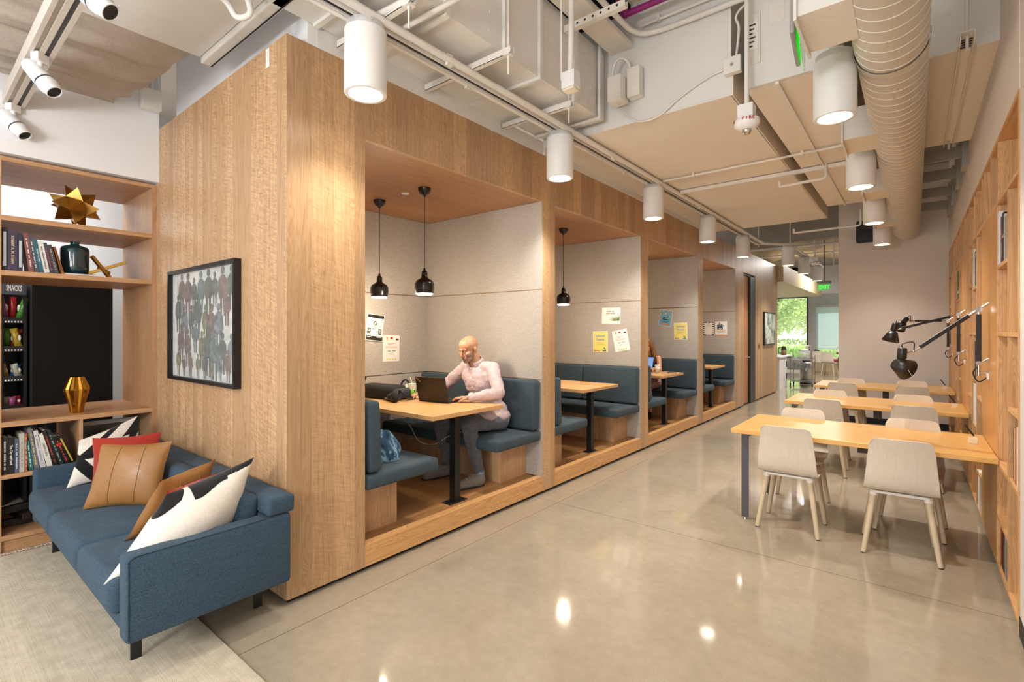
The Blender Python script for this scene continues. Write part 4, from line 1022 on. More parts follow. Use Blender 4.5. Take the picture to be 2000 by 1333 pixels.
MB(TEAL).lathe([(.001, 0), (.075, 0), (.083, .008), (.086, .05), (.089, .14), (.088, .165), (.078, .182), (.045, .193), (.028, .197), (.027, .208), (.034, .215), (.033, .219), (.022, .219), (.02, .2), (.001, .19)], n=44, M=Matrix.Diagonal((1.0, 1.0, 1.16, 1))).build('vase_body', t)
q = MB(plain('slate_book', '5a5e66', .6)); q.box(-.1, .1, .0, .23, 0, .013)
mbk = thing('book', 'thin grey book lying flat under the teal vase', 'book', (VX, .80, 1.981), group='books on the open bookshelf')
MB(plain('slate_cover', '55585e', .6)).box(-.1, .12, 0, .2, 0, .003).box(-.1, .12, 0, .2, .011, .014).build('cover', mbk); MB(WHITEP).box(-.098, .118, .002, .198, .0031, .0109).build('pages', mbk)
# bronze jack of crossed bars
t = thing('metal_jack', 'bronze sculpture of crossed square bars beside the teal vase', 'sculpture', (SX1-.12, 1.065, 2.045))
def bar(c, d, L, w=.012):
    M = Matrix.Translation(c) @ Vector(d).to_track_quat('Z', 'Y').to_matrix().to_4x4(); return MB(BRONZE).box(-w, w, -w, w, -L/2, L/2, bev=.002, M=M)
bar((0, .01, .012), (.15, .90, .42), .29).build('bar', t); bar((.012, -.02, .018), (.3, -.60, .74), .21).build('bar', t); bar((.0, 0, -.005), (.8, .3, -.35), .13).build('bar', t)
# gold star
t = MB(BRONZE)
phi = (1+5**.5)/2
ic = [Vector(p).normalized() for p in [(-1, phi, 0), (1, phi, 0), (-1, -phi, 0), (1, -phi, 0), (0, -1, phi), (0, 1, phi), (0, -1, -phi), (0, 1, -phi), (phi, 0, -1), (phi, 0, 1), (-phi, 0, -1), (-phi, 0, 1)]]
fcs = [(0, 11, 5), (0, 5, 1), (0, 1, 7), (0, 7, 10), (0, 10, 11), (1, 5, 9), (5, 11, 4), (11, 10, 2), (10, 7, 6), (7, 1, 8), (3, 9, 4), (3, 4, 2), (3, 2, 6), (3, 6, 8), (3, 8, 9), (4, 9, 5), (2, 4, 11), (6, 2, 10), (8, 6, 7), (9, 8, 1)]
vs = [v_*.080 for v_ in ic]; fs = []
for a, b, c in fcs:
    m_ = (ic[a]+ic[b]+ic[c]).normalized()*.132 ; vs.append(m_); i_ = len(vs)-1; fs += [(a, b, i_), (b, c, i_), (c, a, i_)]
MR = Matrix.Translation((SX1-.16, .90, 2.366+.118)) @ Euler((.35, .2, .5)).to_matrix().to_4x4()
mn = min((Euler((.35, .2, .5)).to_matrix() @ v_).z for v_ in vs)
MR = Matrix.Translation((SX1-.17, .90, 2.3655-mn*1.3)) @ Euler((.35, .2, .5)).to_matrix().to_4x4() @ Matrix.Scale(1.3, 4)
t.raw(vs, fs, BRONZE, False, MR); t.build('star_sculpture', label='spiky bronze star sculpture on the upper shelf', cat='sculpture')
# gold vase
t = thing('gold_vase', 'shiny gold faceted vase on the long lower shelf', 'vase', (SX1-.15, .905, .9155))
q = MB(GOLD); n = 14
prof = [(.040, 0), (.052, .07), (.080, .180), (.081, .190), (.045, .282), (.042, .282), (.075, .190), (.001, .03)]
vs = []
for j, (r_, z_) in enumerate(prof):
    for i in range(n*2):
        a = math.pi*i/n; rr_ = r_*(1 if i % 2 else .90); vs.append((rr_*math.cos(a), rr_*math.sin(a), z_))
m_ = n*2
q.raw(vs, [(j*m_+i, j*m_+(i+1) % m_, (j+1)*m_+(i+1) % m_, (j+1)*m_+i) for j in range(len(prof)-1) for i in range(m_)]+[list(range(m_))[::-1]], GOLD, False); q.build('vase_body', t)
# lower books
y = SYa+.04
low = [(.03, .265, '201a1c', 'black and red book at the left end of the lower book row', None, 'e8e4da', 0), (.03, .255, '101012', 'black book titled City and Land in the lower row', 'The City and Land', 'e8e4da', 0),
       (.022, .24, '4a5468', 'grey-blue book in the lower row, third from left', None, 'd0d4da', 0), (.026, .275, 'b9b4a8', 'beige-grey book in the lower row beside the terracotta one', None, '8a8478', 0), (.014, .27, 'a65a3c', 'thin terracotta book in the lower row', None, 'e0c0a0', 0)]
for th, h, c, lb, tt, tc, ln in low: book(bx_, y, .546, th, h, .2, c, lb, 0, title=tt, tcol=tc); y += th+.002
y += .006
for k_, (th, h, c, lb, tt, tc) in enumerate([(.024, .22, '17605e', 'dark teal short book in the lower row', None, 'c0dad8'), (.028, .30, '6d6a70', 'tall grey book leaning in the lower row', None, 'c9c070'),
      (.03, .285, 'c9c8ca', 'pale grey tall book leaning in the lower row', None, '8a8a8a'), (.03, .26, 'dedace', 'cream book titled Americans leaning in the lower row', 'AMERICANS', '6b6258'),
      (.026, .285, '1a1416', 'black book with red lettering leaning in the lower row', None, 'c03428'), (.024, .28, '1c2a26', 'dark green-black book leaning in the lower row', None, '9fb0a4'),
      (.03, .235, '15110f', 'black book with a red square on its spine, second from the right end', None, 'e03a2a'), (.018, .24, '0f0f0f', 'thin black book with a yellow line at the right end of the lower row', None, 'c8b040')]):
    book(bx_, y, .546, th, h, .2, c, lb, rad(5+k_*2.2), title=tt, tcol=tc, band=(.66, .74) if k_ in (6,) else None, deco=[(.1, .9)] if k_ == 7 else None); y += th*1.03+.004+k_*.0006
# tablet frame
t = thing('display_frame', 'small white-framed black screen in the right cell of the bookshelf', 'screen', (SX1-.20, .93, .125), 0)
M = Matrix.Rotation(rad(-10), 4, 'Y')
MB(WHITE, M).box(-.02, 0, 0, .40, .0, .70, bev=.006).build('frame', t); MB(BLACKS, M).box(.0005, .002, .03, .37, .03, .665).build('screen', t)
# dark wooden knot
WEN = plain('dark_wood', '2a1f18', .5, var=.3, vs=40)
t = thing('wooden_knot', 'dark brown wooden block sculpture on the bottom shelf', 'sculpture', (SX1-.24, .60, .121))
q = MB(WEN); q.box(-.03, .03, -.12, .14, .0, .05, bev=.004); q.build('bar', t)
q = MB(WEN); q.box(-.03, .03, -.11, .13, .10, .15, bev=.004, M=Matrix.Rotation(rad(6), 4, 'X')); q.build('bar', t)
q = MB(WEN); q.box(-.13, .12, -.03, .02, .05, .10, bev=.004, M=Matrix.Rotation(rad(12), 4, 'Z')); q.build('bar', t)
q = MB(WEN); q.box(-.028, .028, .04, .09, .0, .20, bev=.004); q.build('bar', t)
# ------------------------------------------------------------------ snack rack and black cabinet seen through the shelf
t = thing('black_cabinet', 'tall matt black cabinet panel seen through the open bookshelf', 'cabinet', (-6.4, 1.08, 0))
MB(plain('black_board', '17171a', .8, var=.2, vs=200)).box(-.28, .2, -.29, .29, 0, 1.99, bev=.003).build('body', t); MB(BLACK).box(.2002, .207, .275, .292, 0, 1.99).build('edge_trim', t)
t = thing('dark_gap_block', 'narrow dark block added to darken the gap left of the snack rack', 'cabinet', (-6.6, .45, 0))  # added block, keeps the gap beside the rack dark before the white wall
MB(BLACKP).box(-.2, .2, -.35, .135, 0, 2.0, bev=.003).build('body', t); MB(BLACK).box(.2002, .206, -.35, .135, 1.0, 1.01).build('front_strip', t)
t = thing('snack_rack', 'black snack display rack with a SNACKS sign behind the bookshelf', 'rack', (-6.5, .62, 0))
BR = plain('rack_black', '101014', .45)
q = MB(BR); q.box(-.2, .2, .13, .15, 0, 1.99); q.build('side_panel', t)
q = MB(BR); q.box(-.2, .2, -.02, .0, 0, 1.99); q.build('side_panel', t); MB(BR).box(-.21, -.2, -.02, .15, 0, 1.99).build('back_panel', t)
q = MB(plain('sign_grey', '4a4d55', .5)); q.box(.2, .215, -.02, .15, 1.88, 2.0, bev=.004); so = q.build('sign_board', t)
q = MB(WHITEP); textmesh(q, 'SNACKS', .075, Matrix.Translation((.216, .065, 1.937)) @ Euler((rad(90), 0, rad(90))).to_matrix().to_4x4(), WHITEP, bold=True, ext=.0006, sx=.36); q.build('sign_lettering', so)
tiers = (1.655, 1.40, 1.13, .87)
for z in tiers:
    q = MB(BR); q.box(-.19, .19, .0, .13, z-.012, z, M=None); q.box(.19, .2, .0, .13, z-.03, z+.02)
    so = q.build('shelf_tray', t); q = MB(WHITEP)
    for k_ in range(6): q.box(.2003, .2012, .008+k_*.02, .018+k_*.02, z-.024, z-.010)
    q.build('price_tag', so, kind='stuff')
cols_ = [('5aa83c', 'green'), ('2e6fb4', 'blue'), ('c22a2a', 'red'), ('d9b23a', 'yellow'), ('c86a9a', 'pink'), ('b8482a', 'rust'), ('e6d8c0', 'cream')]
for ti, z in enumerate(tiers):
    for k_ in range(3):
        c, cn = cols_[(ti*3+k_*2+(k_ > 2)) % 7]
        yy = .728-.042*k_; hgt = (.21, .18, .13, .09)[ti]; lean = R.uniform(-.3, .3)
        m = plain('bag_'+cn, c, .28, var=.5, vs=45)
        q = MB(m)
        def bagf(u, v, hgt=hgt, s_=1):
            a = 2*math.pi*u; e = math.sin(math.pi*min(max(v, .0), 1))**.5
            return (.03*e*math.sin(a)+.003*math.sin(9*u*6.28), .026*math.cos(a)*(1+.05*math.sin(v*20)), hgt*v)
        q.grid(bagf, 18, 10, m, M=Euler((lean, R.uniform(-.1, .3), R.uniform(-.4, .4))).to_matrix().to_4x4())
        q.ell((0.031*.8, 0, hgt*.5), (.008, .013, hgt*.16), plain('bag_white', 'efe9df', .3), n=10, m=6)
        rowname = ['top', 'second', 'third', 'bottom'][ti]
        q.build('snack_packet', label='%s snack packet on the %s tray of the black rack, %s from its right end' % (cn, rowname, ['first', 'second', 'third', 'fourth', 'fifth'][k_]), cat='snack packet', group='snack packets in the rack', loc=(-6.43+R.uniform(0, .05), yy, z+.002))
# ================================================================== DESKS, CHAIRS, BOOKCASE (right)
DY = [(4.376, 5.315), (6.545, 7.475), (8.73, 9.62)]
desk0 = None
for i, (a, b) in enumerate(DY):
    lb = ['nearest long oak desk with two chairs tucked on each side', 'middle long oak desk', 'farthest long oak desk, by the back wall'][i]
    if desk0 is None:
        t = thing('desk', lb, 'desk', (-1.19, a, 0), group='long oak desks fixed to the bookcase')
        MB(DESK).box(0, 1.6, 0, .935, .710, .745, bev=.0025).build('desktop', t)
        for yy in (.045, .84):
            q = MB(GREYM); q.box(.07, .12, yy, yy+.025, .018, .709); q.build('leg', t)
            q = MB(CHROME); q.ring((.095, yy+.0125, 0), (.095, yy+.0125, .017), .016, .012, n=14); q.build('foot_glide', t)
            q = MB(GREYM); q.prism([(.1205, .68), (.16, .709), (.1205, .709)], yy+.0, yy+.025, 'xz'); q.build('corner_brace', t)
        q = MB(GREYM); q.box(.125, 1.59, .30, .34, .685, .7095).box(.125, 1.59, .60, .64, .685, .7095).box(.085, .105, .072, .838, .69, .7095); q.build('under_frame', t)
        q = MB(plain('leg_brown', '5a4a42', .5)); q.box(1.02, 1.06, .34, .60, .0, .6695, bev=.003) if False else q.box(.80, .88, .88, .90, .5, .7095); q.build('modesty_bracket', t)
        desk0 = t
    else: dup(desk0, (-1.19, a, 0), 0, lb)
chair0 = None
CHL = plain('birch_leg', 'cdbb9d', .4, var=.06, vs=30)
CHB = plain('cream_bracket', 'e4ddd4', .4)
def chair(x, y, rz, label):
    global chair0
    if chair0 is not None: return dup(chair0, (x, y, 0), rz, label)
    t = thing('dining_chair', label, 'chair', (x, y, 0), rz, group='pale birch plywood chairs with round legs')
    # shell profile along s : seat front -> bend -> back top ; (y,z)
    prof = [(.235, .437), (.225, .449), (.19, .456), (.10, .452), (0, .446), (-.10, .447), (-.16, .452), (-.195, .466), (-.215, .49), (-.224, .52), (-.232, .60), (-.243, .70), (-.255, .765), (-.260, .79), (-.264, .81), (-.267, .825)]
    def wid(k): 
        s_ = k/(len(prof)-1); return .205-.0*s_ if k < 6 else .207-(prof[k][1]-.46)/.365*.036
    def shell(off):
        rows = []; nu = 16
        for k_, (py, pz) in enumerate(prof):
            a = prof[max(0, k_-1)]; b = prof[min(len(prof)-1, k_+1)]; d = Vector((b[0]-a[0], b[1]-a[1])).normalized(); nn = Vector((-d.y, d.x))
            row = []
            for i in range(nu+1):
                u = math.sin((-1+2*i/nu)*math.pi/2); w = wid(k_)
                cv = .018*(u*u)*(1 if k_ > 6 else .4)*(min(1, abs(k_-4)/6))
                yy = py+nn.x*off+(cv if k_ > 7 else 0); zz = pz+nn.y*off+(0 if k_ > 7 else cv*.5)
                row.append(Vector((u*w, yy, zz)))
            rows.append(row)
        return rows
    nu = 16; q = MB(BIRCH); A = shell(.005); B = shell(-.005); n0 = len(A)
    def corner(rows):  # round the two top corners and front corners
        for k_, row in enumerate(rows):
            for i, p in enumerate(row):
                u = abs(math.sin((-1+2*i/nu)*math.pi/2))
                if k_ >= len(rows)-3:
                    r_ = .045; w_ = wid(len(rows)-1); e = max(0, abs(p.x)-(w_-r_)); zm = .825-r_+math.sqrt(max(0, r_*r_-min(e, r_)**2))
                    if p.z > zm: p.z = zm
                if k_ <= 1 and u > .72:
                    f = (u-.72)/.28; p.y -= (.05 if k_ == 0 else .02)*f*f
    corner(A); corner(B)
    vs = [p for r_ in A for p in r_]+[p for r_ in B for p in r_]; o_ = n0*(nu+1); fs = []
    for k_ in range(n0-1):
        for i in range(nu):
            a = k_*(nu+1)+i; fs.append((a, a+1, a+nu+2, a+nu+1)); fs.append((o_+a, o_+a+nu+1, o_+a+nu+2, o_+a+1))
    q.raw(vs, fs, BIRCH, True)
    ed = []
    for k_ in range(n0-1):
        for i in (0, nu): a = k_*(nu+1)+i; ed.append((a, a+nu+1, o_+a+nu+1, o_+a))
    for k_ in (0, n0-1):
        for i in range(nu): a = k_*(nu+1)+i; ed.append((a, a+1, o_+a+1, o_+a))
    q.raw(vs, ed, plain('ply_edge', 'e6dac2', .5), False); q.build('seat_shell', t)
    q = MB(CHB)
    for sx in (-1, 1):
        for sy in (-1, 1): q.ring((sx*.15, sy*.145-.0, .405), (sx*.148, sy*.143, .432), .024, .026, n=18)
    for s in (1, -1): q.prism([(-.15, -.165*s), (.15, -.165*s), (.17, -.145*s), (.15, -.125*s), (-.15, -.125*s), (-.17, -.145*s)], .425, .441)
    q.prism([(-.03, -.14), (.03, -.14), (.03, .14), (-.03, .14)], .428, .441)
    q.build('seat_support', t)
    for sx in (-1, 1):
        for sy in (-1, 1):
            q = MB(CHL); q.ring((sx*.15, sy*.145, .404), (sx*.207, sy*.195, .006), .0215, .0155, n=18)
            lo = q.build('leg', t); q = MB(BLACKP); q.ring((sx*.2072, sy*.1952, .0058), (sx*.208, sy*.196, 0), .0145, .0145, n=14); q.build('foot_pad', lo)
    chair0 = t; return t
PI = math.pi
for x, y, rz, lb in [(-.768, 4.51, 0, 'near left chair with its back to the camera at the nearest desk'), (-.085, 4.48, rad(3), 'nearest chair on the right, back to the camera at the nearest desk'),
    (-.81, 5.12, PI+rad(2), 'chair on the far left side of the nearest desk, facing the camera'), (-.03, 5.02, PI-rad(3), 'chair on the far right side of the nearest desk, facing the camera'),
    (-.785, 6.51, rad(2), 'darker chair back at the near left side of the middle desk'), (.0, 6.49, rad(-2), 'darker chair back at the near right side of the middle desk'),
    (-.82, 7.05, PI, 'pale chair at the far left side of the middle desk, facing the camera'), (-.01, 7.05, PI+rad(2), 'pale chair at the far right side of the middle desk, facing the camera'),
    (-.79, 8.69, rad(-3), 'chair back at the near left side of the farthest desk'), (-.037, 8.65, rad(2), 'chair back at the near right side of the farthest desk'),
    (-.77, 9.10, PI, 'chair at the far left side of the farthest desk, by the back wall edge'), (-.033, 9.13, PI, 'chair at the far right side of the farthest desk, by the back wall')]:
    chair(x, y, rz, lb)
# ------------------------------------------------------------------ bookcase
t = thing('wall_bookcase', 'tall built-in oak bookcase with uneven cells along the right wall', 'bookcase', (RX, 3.53, 0))
DPT = .34
def bb(name, y0, y1, z0, z1, m, x0=0.0, x1=DPT, **kw): return MB(m).box(x0, x1, y0-3.53, y1-3.53, z0, z1, bev=.001).build(name, t, **kw)
TH = .024
bb('end_panel', 3.605, 3.605+.024, .0, 2.79, OAKR); bb('end_panel', 10.31, 10.335, .0, 2.79, OAKR)
bb('top_board', 3.63, 10.30, 2.765, 2.79, OAKRH); bb('long_shelf', 3.63, 10.30, 2.365, 2.39, OAKRH); bb('bottom_board', 3.63, 10.30, .045, .07, OAKRH)
bb('back_board', 3.63, 10.30, .07, 2.76, OAKR, DPT+.001, DPT+.012); bb('plinth', 3.63, 10.30, 0, .0445, BLACKP, .012, .04)
PER = 2.17
vert = []
for k_ in range(3):
    b0 = 4.5+k_*PER
    MBp = MB(OAKP).box(.0, .018, b0-3.53, b0+.93-3.53, .0705, 2.3645); MBp.build('flush_panel', t, label='golden oak flush panel behind a desk')
vs_ = [4.0, 4.488, 5.43, 5.86, 6.26, 6.658, 7.60, 8.03, 8.43, 8.828, 9.77]
for v_ in vs_: bb('upright', v_-TH/2, v_+TH/2, .0705, 2.3645, OAKR, .0 if True else 0)
for v_ in (4.45, 4.85, 5.25, 5.48, 5.9, 6.12, 6.6, 6.95, 7.25, 7.6, 7.95, 8.4, 8.8, 9.2, 9.6, 9.95): bb('upper_divider', v_-.012, v_+.012, 2.3905, 2.7645, OAKR)
def shelf(a, b, z): bb('shelf_board', a+TH/2+.0005, b-TH/2-.0005, z-.024, z, OAKRH)
for z in (1.545, 1.12, .72): shelf(3.617, 4.0, z)
for z in (1.975, 1.545, .72, .37): shelf(4.0, 4.488, z)
for k_ in range(3):
    b0 = 5.43+k_*PER
    if k_ < 2:
        for z in (1.545, 1.0, .37): shelf(b0, b0+.43, z)
        for z in (1.95, 1.545, 1.14, .72): shelf(b0+.43, b0+.83, z)
        for z in (1.99, 1.545, .95, .45): shelf(b0+.83, b0+1.228, z)
    else:
        for z in (1.93, 1.36, .80): shelf(b0, 10.32, z)
def rbook(y, z, th, h, c, lb, tt=None, tc='e8e4da', d=.22, lean=0, x=.03, **kw):
    return book(RX+x, y, z, th, h, d, c, lb, lean, title=tt, tcol=tc, group='books in the wall bookcase', face=-1, **kw)
# face=-1 books have their spine toward the corridor
def rrow(yy, z, items):
    for th, h, c, lb, kw in items:
        yy -= th+.003; rbook(yy, z, th, h, c, lb, **dict(dict(x=.012), **kw))
rrow(4.472, 1.976, [(.045, .34, 'e4e2e0', 'white magazine box high in the second column from the near end', dict(cat='magazine box', x=.003)), (.03, .30, '27448a', 'blue spine beside the white magazine box', dict(deco=[(.5, .8)], tc='c83a30')), (.03, .29, '8a2a20', 'dark red and yellow spine between the blue and the black one', dict(deco=[(.15, .45)], tc='d8b040')),
    (.08, .31, '191512', 'black glossy book in the high cell near the white magazine box', dict(band=(.5, .56), tc='c8a060')), (.03, .29, 'd8d4cc', 'thin pale spine between black book and grey file', {}), (.12, .27, '98a0a4', 'pale grey box file in the high cell', {})])
rrow(3.90, .721, [(.022, .30, '2a241c', 'thin black book at the far end of the middle group in the nearest column', {}), (.022, .30, 'd8cf9e', 'thin yellow spine beside the thin black one in the nearest column', {}), (.028, .305, 'd1622c', 'orange book in the middle group of the nearest column', {}), (.03, .30, 'b0392c', 'red book in the middle group of the nearest column', {}), (.055, .315, 'e9e6e2', 'white tall book in the middle group of the nearest column', {}), (.07, .27, '8aa39a', 'thick grey-green book in the middle group of the nearest column', {})])
rrow(4.42, .071, [(.03, .28, '1c1512', 'black ring-bound spine at the far end of the lowest shelf of the second column', {}), (.035, .28, 'd1502a', 'bright orange spine on the lowest shelf of the second column', {}), (.06, .27, '14110f', 'black book on the lowest shelf of the second column', {}), (.05, .255, '1a3858', 'dark blue book on the lowest shelf of the second column', dict(deco=[(.2, .7)], tc='3c8a70')), (.03, .26, 'd9842c', 'amber spine on the lowest shelf of the second column', {}), (.06, .25, '6a8296', 'blue-grey book nearest the camera on the lowest shelf of the second column', {})])
rrow(5.84, .071, [(.06, .27, '222226', 'black folder beside the low white folder', {}), (.14, .31, 'eceae6', 'white folder low in the bookcase under the nearest desk end', dict(x=.003))])
rrow(6.18, 1.141, [(.04, .32, '2a2020', 'black spine in the column after the nearest lamp', {}), (.12, .32, '3a2a28', 'tall dark book with a red foot in the column after the nearest lamp', dict(band=(.02, .24), tc='b03a40', deco=[(.35, .5), (.55, .62), (.7, .85)], x=.02))])
rrow(6.18, .721, [(.14, .36, 'eae7e2', 'tall white folder in the column after the nearest lamp', dict(x=.003))])
rrow(6.23, 1.951, [(.05, .35, 'dedbd6', 'grey-white magazine holder in the high cell past the nearest lamp', dict(cat='magazine box', x=.003)), (.24, .32, '4a4846', 'wide dark glossy book beside the grey-white magazine holder', dict(deco=[(.85, .93)]))])
rrow(8.36, 1.141, [(.07, .34, '262a2e', 'black spine next to the white spine after the middle lamp', {}), (.07, .33, 'e2ded6', 'white spine in the column after the middle lamp', {})])
rrow(7.98, .071, [(.06, .24, 'b02c26', 'red spine low in the bookcase beyond the middle desk', {}), (.12, .24, 'e4e0da', 'white spine low in the bookcase beyond the middle desk', {})])
rrow(8.40, 1.951, [(.26, .34, '3c6a34', 'green box with a white label high in the far bookcase', dict(cat='box', band=(.2, .3), x=.003))])
rrow(10.24, 1.361, [(.08, .28, '20242c', 'dark book in the farthest bookcase column', {})])
# small acrylic holder with brush on each desk end
for k_, (a, b) in enumerate(DY):
    t = thing('pen_stand', 'clear stand with a dark brush at the wall end of the %s desk' % ['nearest', 'middle', 'farthest'][k_], 'pen holder', (.30, a+.52, .7455))
    MB(CLEAR).box(-.0, .05, -.03, .03, 0, .04, bev=.004).build('holder', t); MB(BLACKP).tube([(.03, 0, .052), (-.02, -.02, .13)], .006).build('brush', t)
# ------------------------------------------------------------------ task lamps
def tasklamp(py, pz, joint_z, tip, head, hd_dir, label, knob=True, vx=.36, sdir=None):
    t = thing('task_lamp', label, 'desk lamp', (RX-.002, py, pz), group='black articulated wall lamps')
    O = Vector((RX-.002, py, pz))
    L = lambda p: tuple(Vector(p)-O)
    base = Vector((vx, py, pz))
    q = MB(CHROME); q.ring((-.006, 0, -.05), (0, 0, -.05), .02, .02); q.ring((-.05, 0, -.05), (-.006, 0, -.05), .008, .008); q.ring(L((vx, py, pz-.07)), L((vx, py, pz+.03)), .009, .009); q.ring(L((vx, py-.015, pz+.02)), L((vx, py+.015, pz+.02)), .016, .016)
    q.tube([L((vx, py, pz+.02)), L((vx+.06, py, pz+.06))], .006); q.ell(L((vx+.062, py, pz+.062)), (.009, .009, .009), n=10, m=6); q.build('wall_mount', t)
    q = MB(WHITE); q.box(-.012, 0, -.07, -.02, -.09, -.05); q.build('cable_plate', t)
    up = Vector((vx, py, joint_z))
    q = MB(BLACKP); q.box(*[c for c in (L((vx, 0, 0))[0]-.014, L((vx, 0, 0))[0]+.014)], -.014, .014, .035, joint_z-pz-.035, bev=.002); q.build('lower_arm', t)
    q = MB(CHROME); q.ring(L((vx, py-.018, joint_z)), L((vx, py+.018, joint_z)), .02, .02); q.ring(L(up-Vector((0, 0, .035))), L(up), .009, .009)
    q.tube([L(up), L(up+Vector((.06, 0, .05)))], .007); q.ell(L(up+Vector((.063, 0, .052))), (.009, .009, .009), n=10, m=6); q.build('elbow_joint', t)
    tip = Vector(tip); d = (tip-up).normalized()
    a0 = up+d*.07; q = MB(CHROME); q.tube([L(up), L(a0)], .008); q.build('arm_fitting', t); q = MB(CHROME); q.tube([L(tip), L(tip+d*.05)], .007); q.ell(L(tip+d*.05), (.011, .011, .011), n=10, m=6); q.build('arm_fitting', t)
    q = MB(BLACKP); M = Matrix.Translation(L(a0)) @ d.to_track_quat('Z', 'Y').to_matrix().to_4x4(); q.box(-.0125, .0125, -.0125, .0125, 0, (tip-a0).length, bev=.002, M=M); q.build('upper_arm', t)
    q = MB(ALU); s_ = d.cross(Vector((0, 1, 0))).normalized()
    for w in (-.022, .022):
        off = Vector((0, w, .022)); q.tube([L(up+off*.9+Vector((.05, 0, .04))), L(tip+off*.8)], .0009, n=4)
    q.build('tension_wire', t)
    hd = Vector(head); dd = Vector(hd_dir).normalized(); nk = tip+d*.05
    q = MB(CHROME); q.tube([L(nk), L(hd-dd*.055)], .007); q.ell(L(hd-dd*.05), (.013, .013, .013), n=12, m=8); q.build('head_joint', t)
    M = Matrix.Translation(L(hd)) @ dd.to_track_quat('Z', 'Y').to_matrix().to_4x4()
    q = MB(plain('lamp_shade_black', '1d1c1c', .38), M); q.lathe([(.001, -.10), (.026, -.10), (.031, -.092), (.031, -.02), (.022, -.012), (.022, .01), (.001, .01)], n=36)
    sd_ = Vector(sdir).normalized() if sdir else dd
    M2 = M if not sdir else Matrix.Translation(Vector(L(hd))+dd*.045-sd_*.05) @ sd_.to_track_quat('Z', 'Y').to_matrix().to_4x4()
    q.build('lamp_socket', t); q = MB(plain('lamp_shade_black', '2a2929', .32), M2); q.lathe([(.001, .0), (.043, .0), (.083, .105), (.081, .105), (.041, .003), (.001, .003)], n=36); q.build('lamp_shade', t)
    q = MB(BLACKP); q.tube([L(nk), L(nk+Vector((.0, 0, .07))), L(hd-dd*.13), L(hd-dd*.10)], .004, smooth_pts=6); q.tube([L((vx, py, pz)), L((vx-.03, py, pz-.05)), L((vx-.0, py, pz-.115)), L((RX-.004, py-.05, pz-.07))], .0045, smooth_pts=6); q.build('cable', t)
    q = MB(ALU, M); q.tube([(.02, .0, .01), (.105, .0, .12)], .0012, n=4); q.build('adjusting_rod', t)
tasklamp(4.95, 1.30, 1.71, (.03, 4.90, 1.43), (-.080, 4.862, 1.325), (-.05, -.05, -1), 'nearest black articulated lamp, shade pointing down over the nearest desk', sdir=(.62, .50, -.42))
tasklamp(7.10, 1.30, 1.73, (-.115, 7.05, 1.585), (-.19, 7.02, 1.545), (-.2, -.16, -.8), 'middle black articulated lamp with its shade lowest and leftmost of the far pair')
tasklamp(9.25, 1.30, 1.70, (.0, 9.15, 1.70), (-.13, 9.0, 1.67), (-.5, .6, -.75), 'farthest black articulated lamp, round back of its shade seen above the middle one')
# ================================================================== PEOPLE
def solid(mb, voxel, smooth=4, mat=None, name='m', disp=None):
    o = mb.build(name)
    m = o.modifiers.new('r', 'REMESH'); m.mode = 'VOXEL'; m.voxel_size = voxel; m.use_smooth_shade = True
    if smooth: s = o.modifiers.new('s', 'SMOOTH'); s.iterations = smooth; s.factor = .5
    if disp:
        tx = bpy.data.textures.new('wr', 'CLOUDS'); tx.noise_scale = disp[1]; tx.noise_depth = 2
        d = o.modifiers.new('d', 'DISPLACE'); d.texture = tx; d.strength = disp[0]; d.mid_level = .5; d.texture_coords = 'LOCAL'
    dg = bpy.context.evaluated_depsgraph_get(); me = bpy.data.meshes.new_from_object(o.evaluated_get(dg))
    me.materials.clear(); me.materials.append(mat); me.name = name
    me.polygons.foreach_set('material_index', [0]*len(me.polygons)); me.polygons.foreach_set('use_smooth', [True]*len(me.polygons))
    bpy.data.objects.remove(o); return me
def obj(name, me, parent=None, loc=None, **kw):
    o = bpy.data.objects.new(name, me); COL.objects.link(o); o.parent = parent
    if loc: o.location = loc
    return tag(o, **kw)
def lerp(a, b, t): return Vector(a)*(1-t)+Vector(b)*t
def limb(mb, pts, rs, n=16):
    for (a, b, r0, r1) in zip(pts[:-1], pts[1:], rs[:-1], rs[1:]):
        mb.ring(a, b, r0, r1, n=n)
    for p, r in zip(pts, rs): mb.ell(p, (r, r, r), n=n, m=10)
def hand(mb, W, d, up, side, curl=.5, spread=.006, rest=None):
    d = Vector(d).normalized(); up = (Vector(up)-d*Vector(up).dot(d)).normalized(); s = d.cross(up).normalized()*side  # s : toward the thumb
    W = Vector(W); Mx = Matrix((s, d, up)).transposed().to_4x4()
    c = W+d*.05
    mb.ell(c, (.040, .050, .016), M=None, n=16, m=10, rot=Mx.to_euler())
    mb.ell(W+d*.012, (.028, .03, .02), rot=Mx.to_euler()); mb.ell(W+d*.078, (.038, .020, .013), rot=Mx.to_euler())
    for k_, (o_, L) in enumerate(((.028, 1.0), (.0095, 1.1), (-.0095, 1.02), (-.027, .82))):
        p0 = W+d*.078+s*o_; dd = (d+s*(o_*6*spread/.006*.4)).normalized()
        a1 = -.25*curl; p1 = p0+(dd*math.cos(a1)+up*math.sin(-a1*.6))*.040*L
        a2 = .75*curl+.12; p2 = p1+(dd*math.cos(a2)-up*math.sin(a2))*.026*L
        a3 = 1.25*curl+.2; p3 = p2+(dd*math.cos(a3)-up*math.sin(a3))*.020*L
        limb(mb, [p0, p1, p2, p3], [.0095, .0088, .0080, .0070], n=12)
    t0 = W+d*.02+s*.026; t1 = t0+(d*.6+s*.75-up*.25).normalized()*.036; t2 = t1+(d*.9+s*.2-up*.3).normalized()*.028; t3 = t2+(d*1-up*.35).normalized()*.018
    limb(mb, [t0, t1, t2, t3], [.014, .0115, .0098, .0085], n=12)
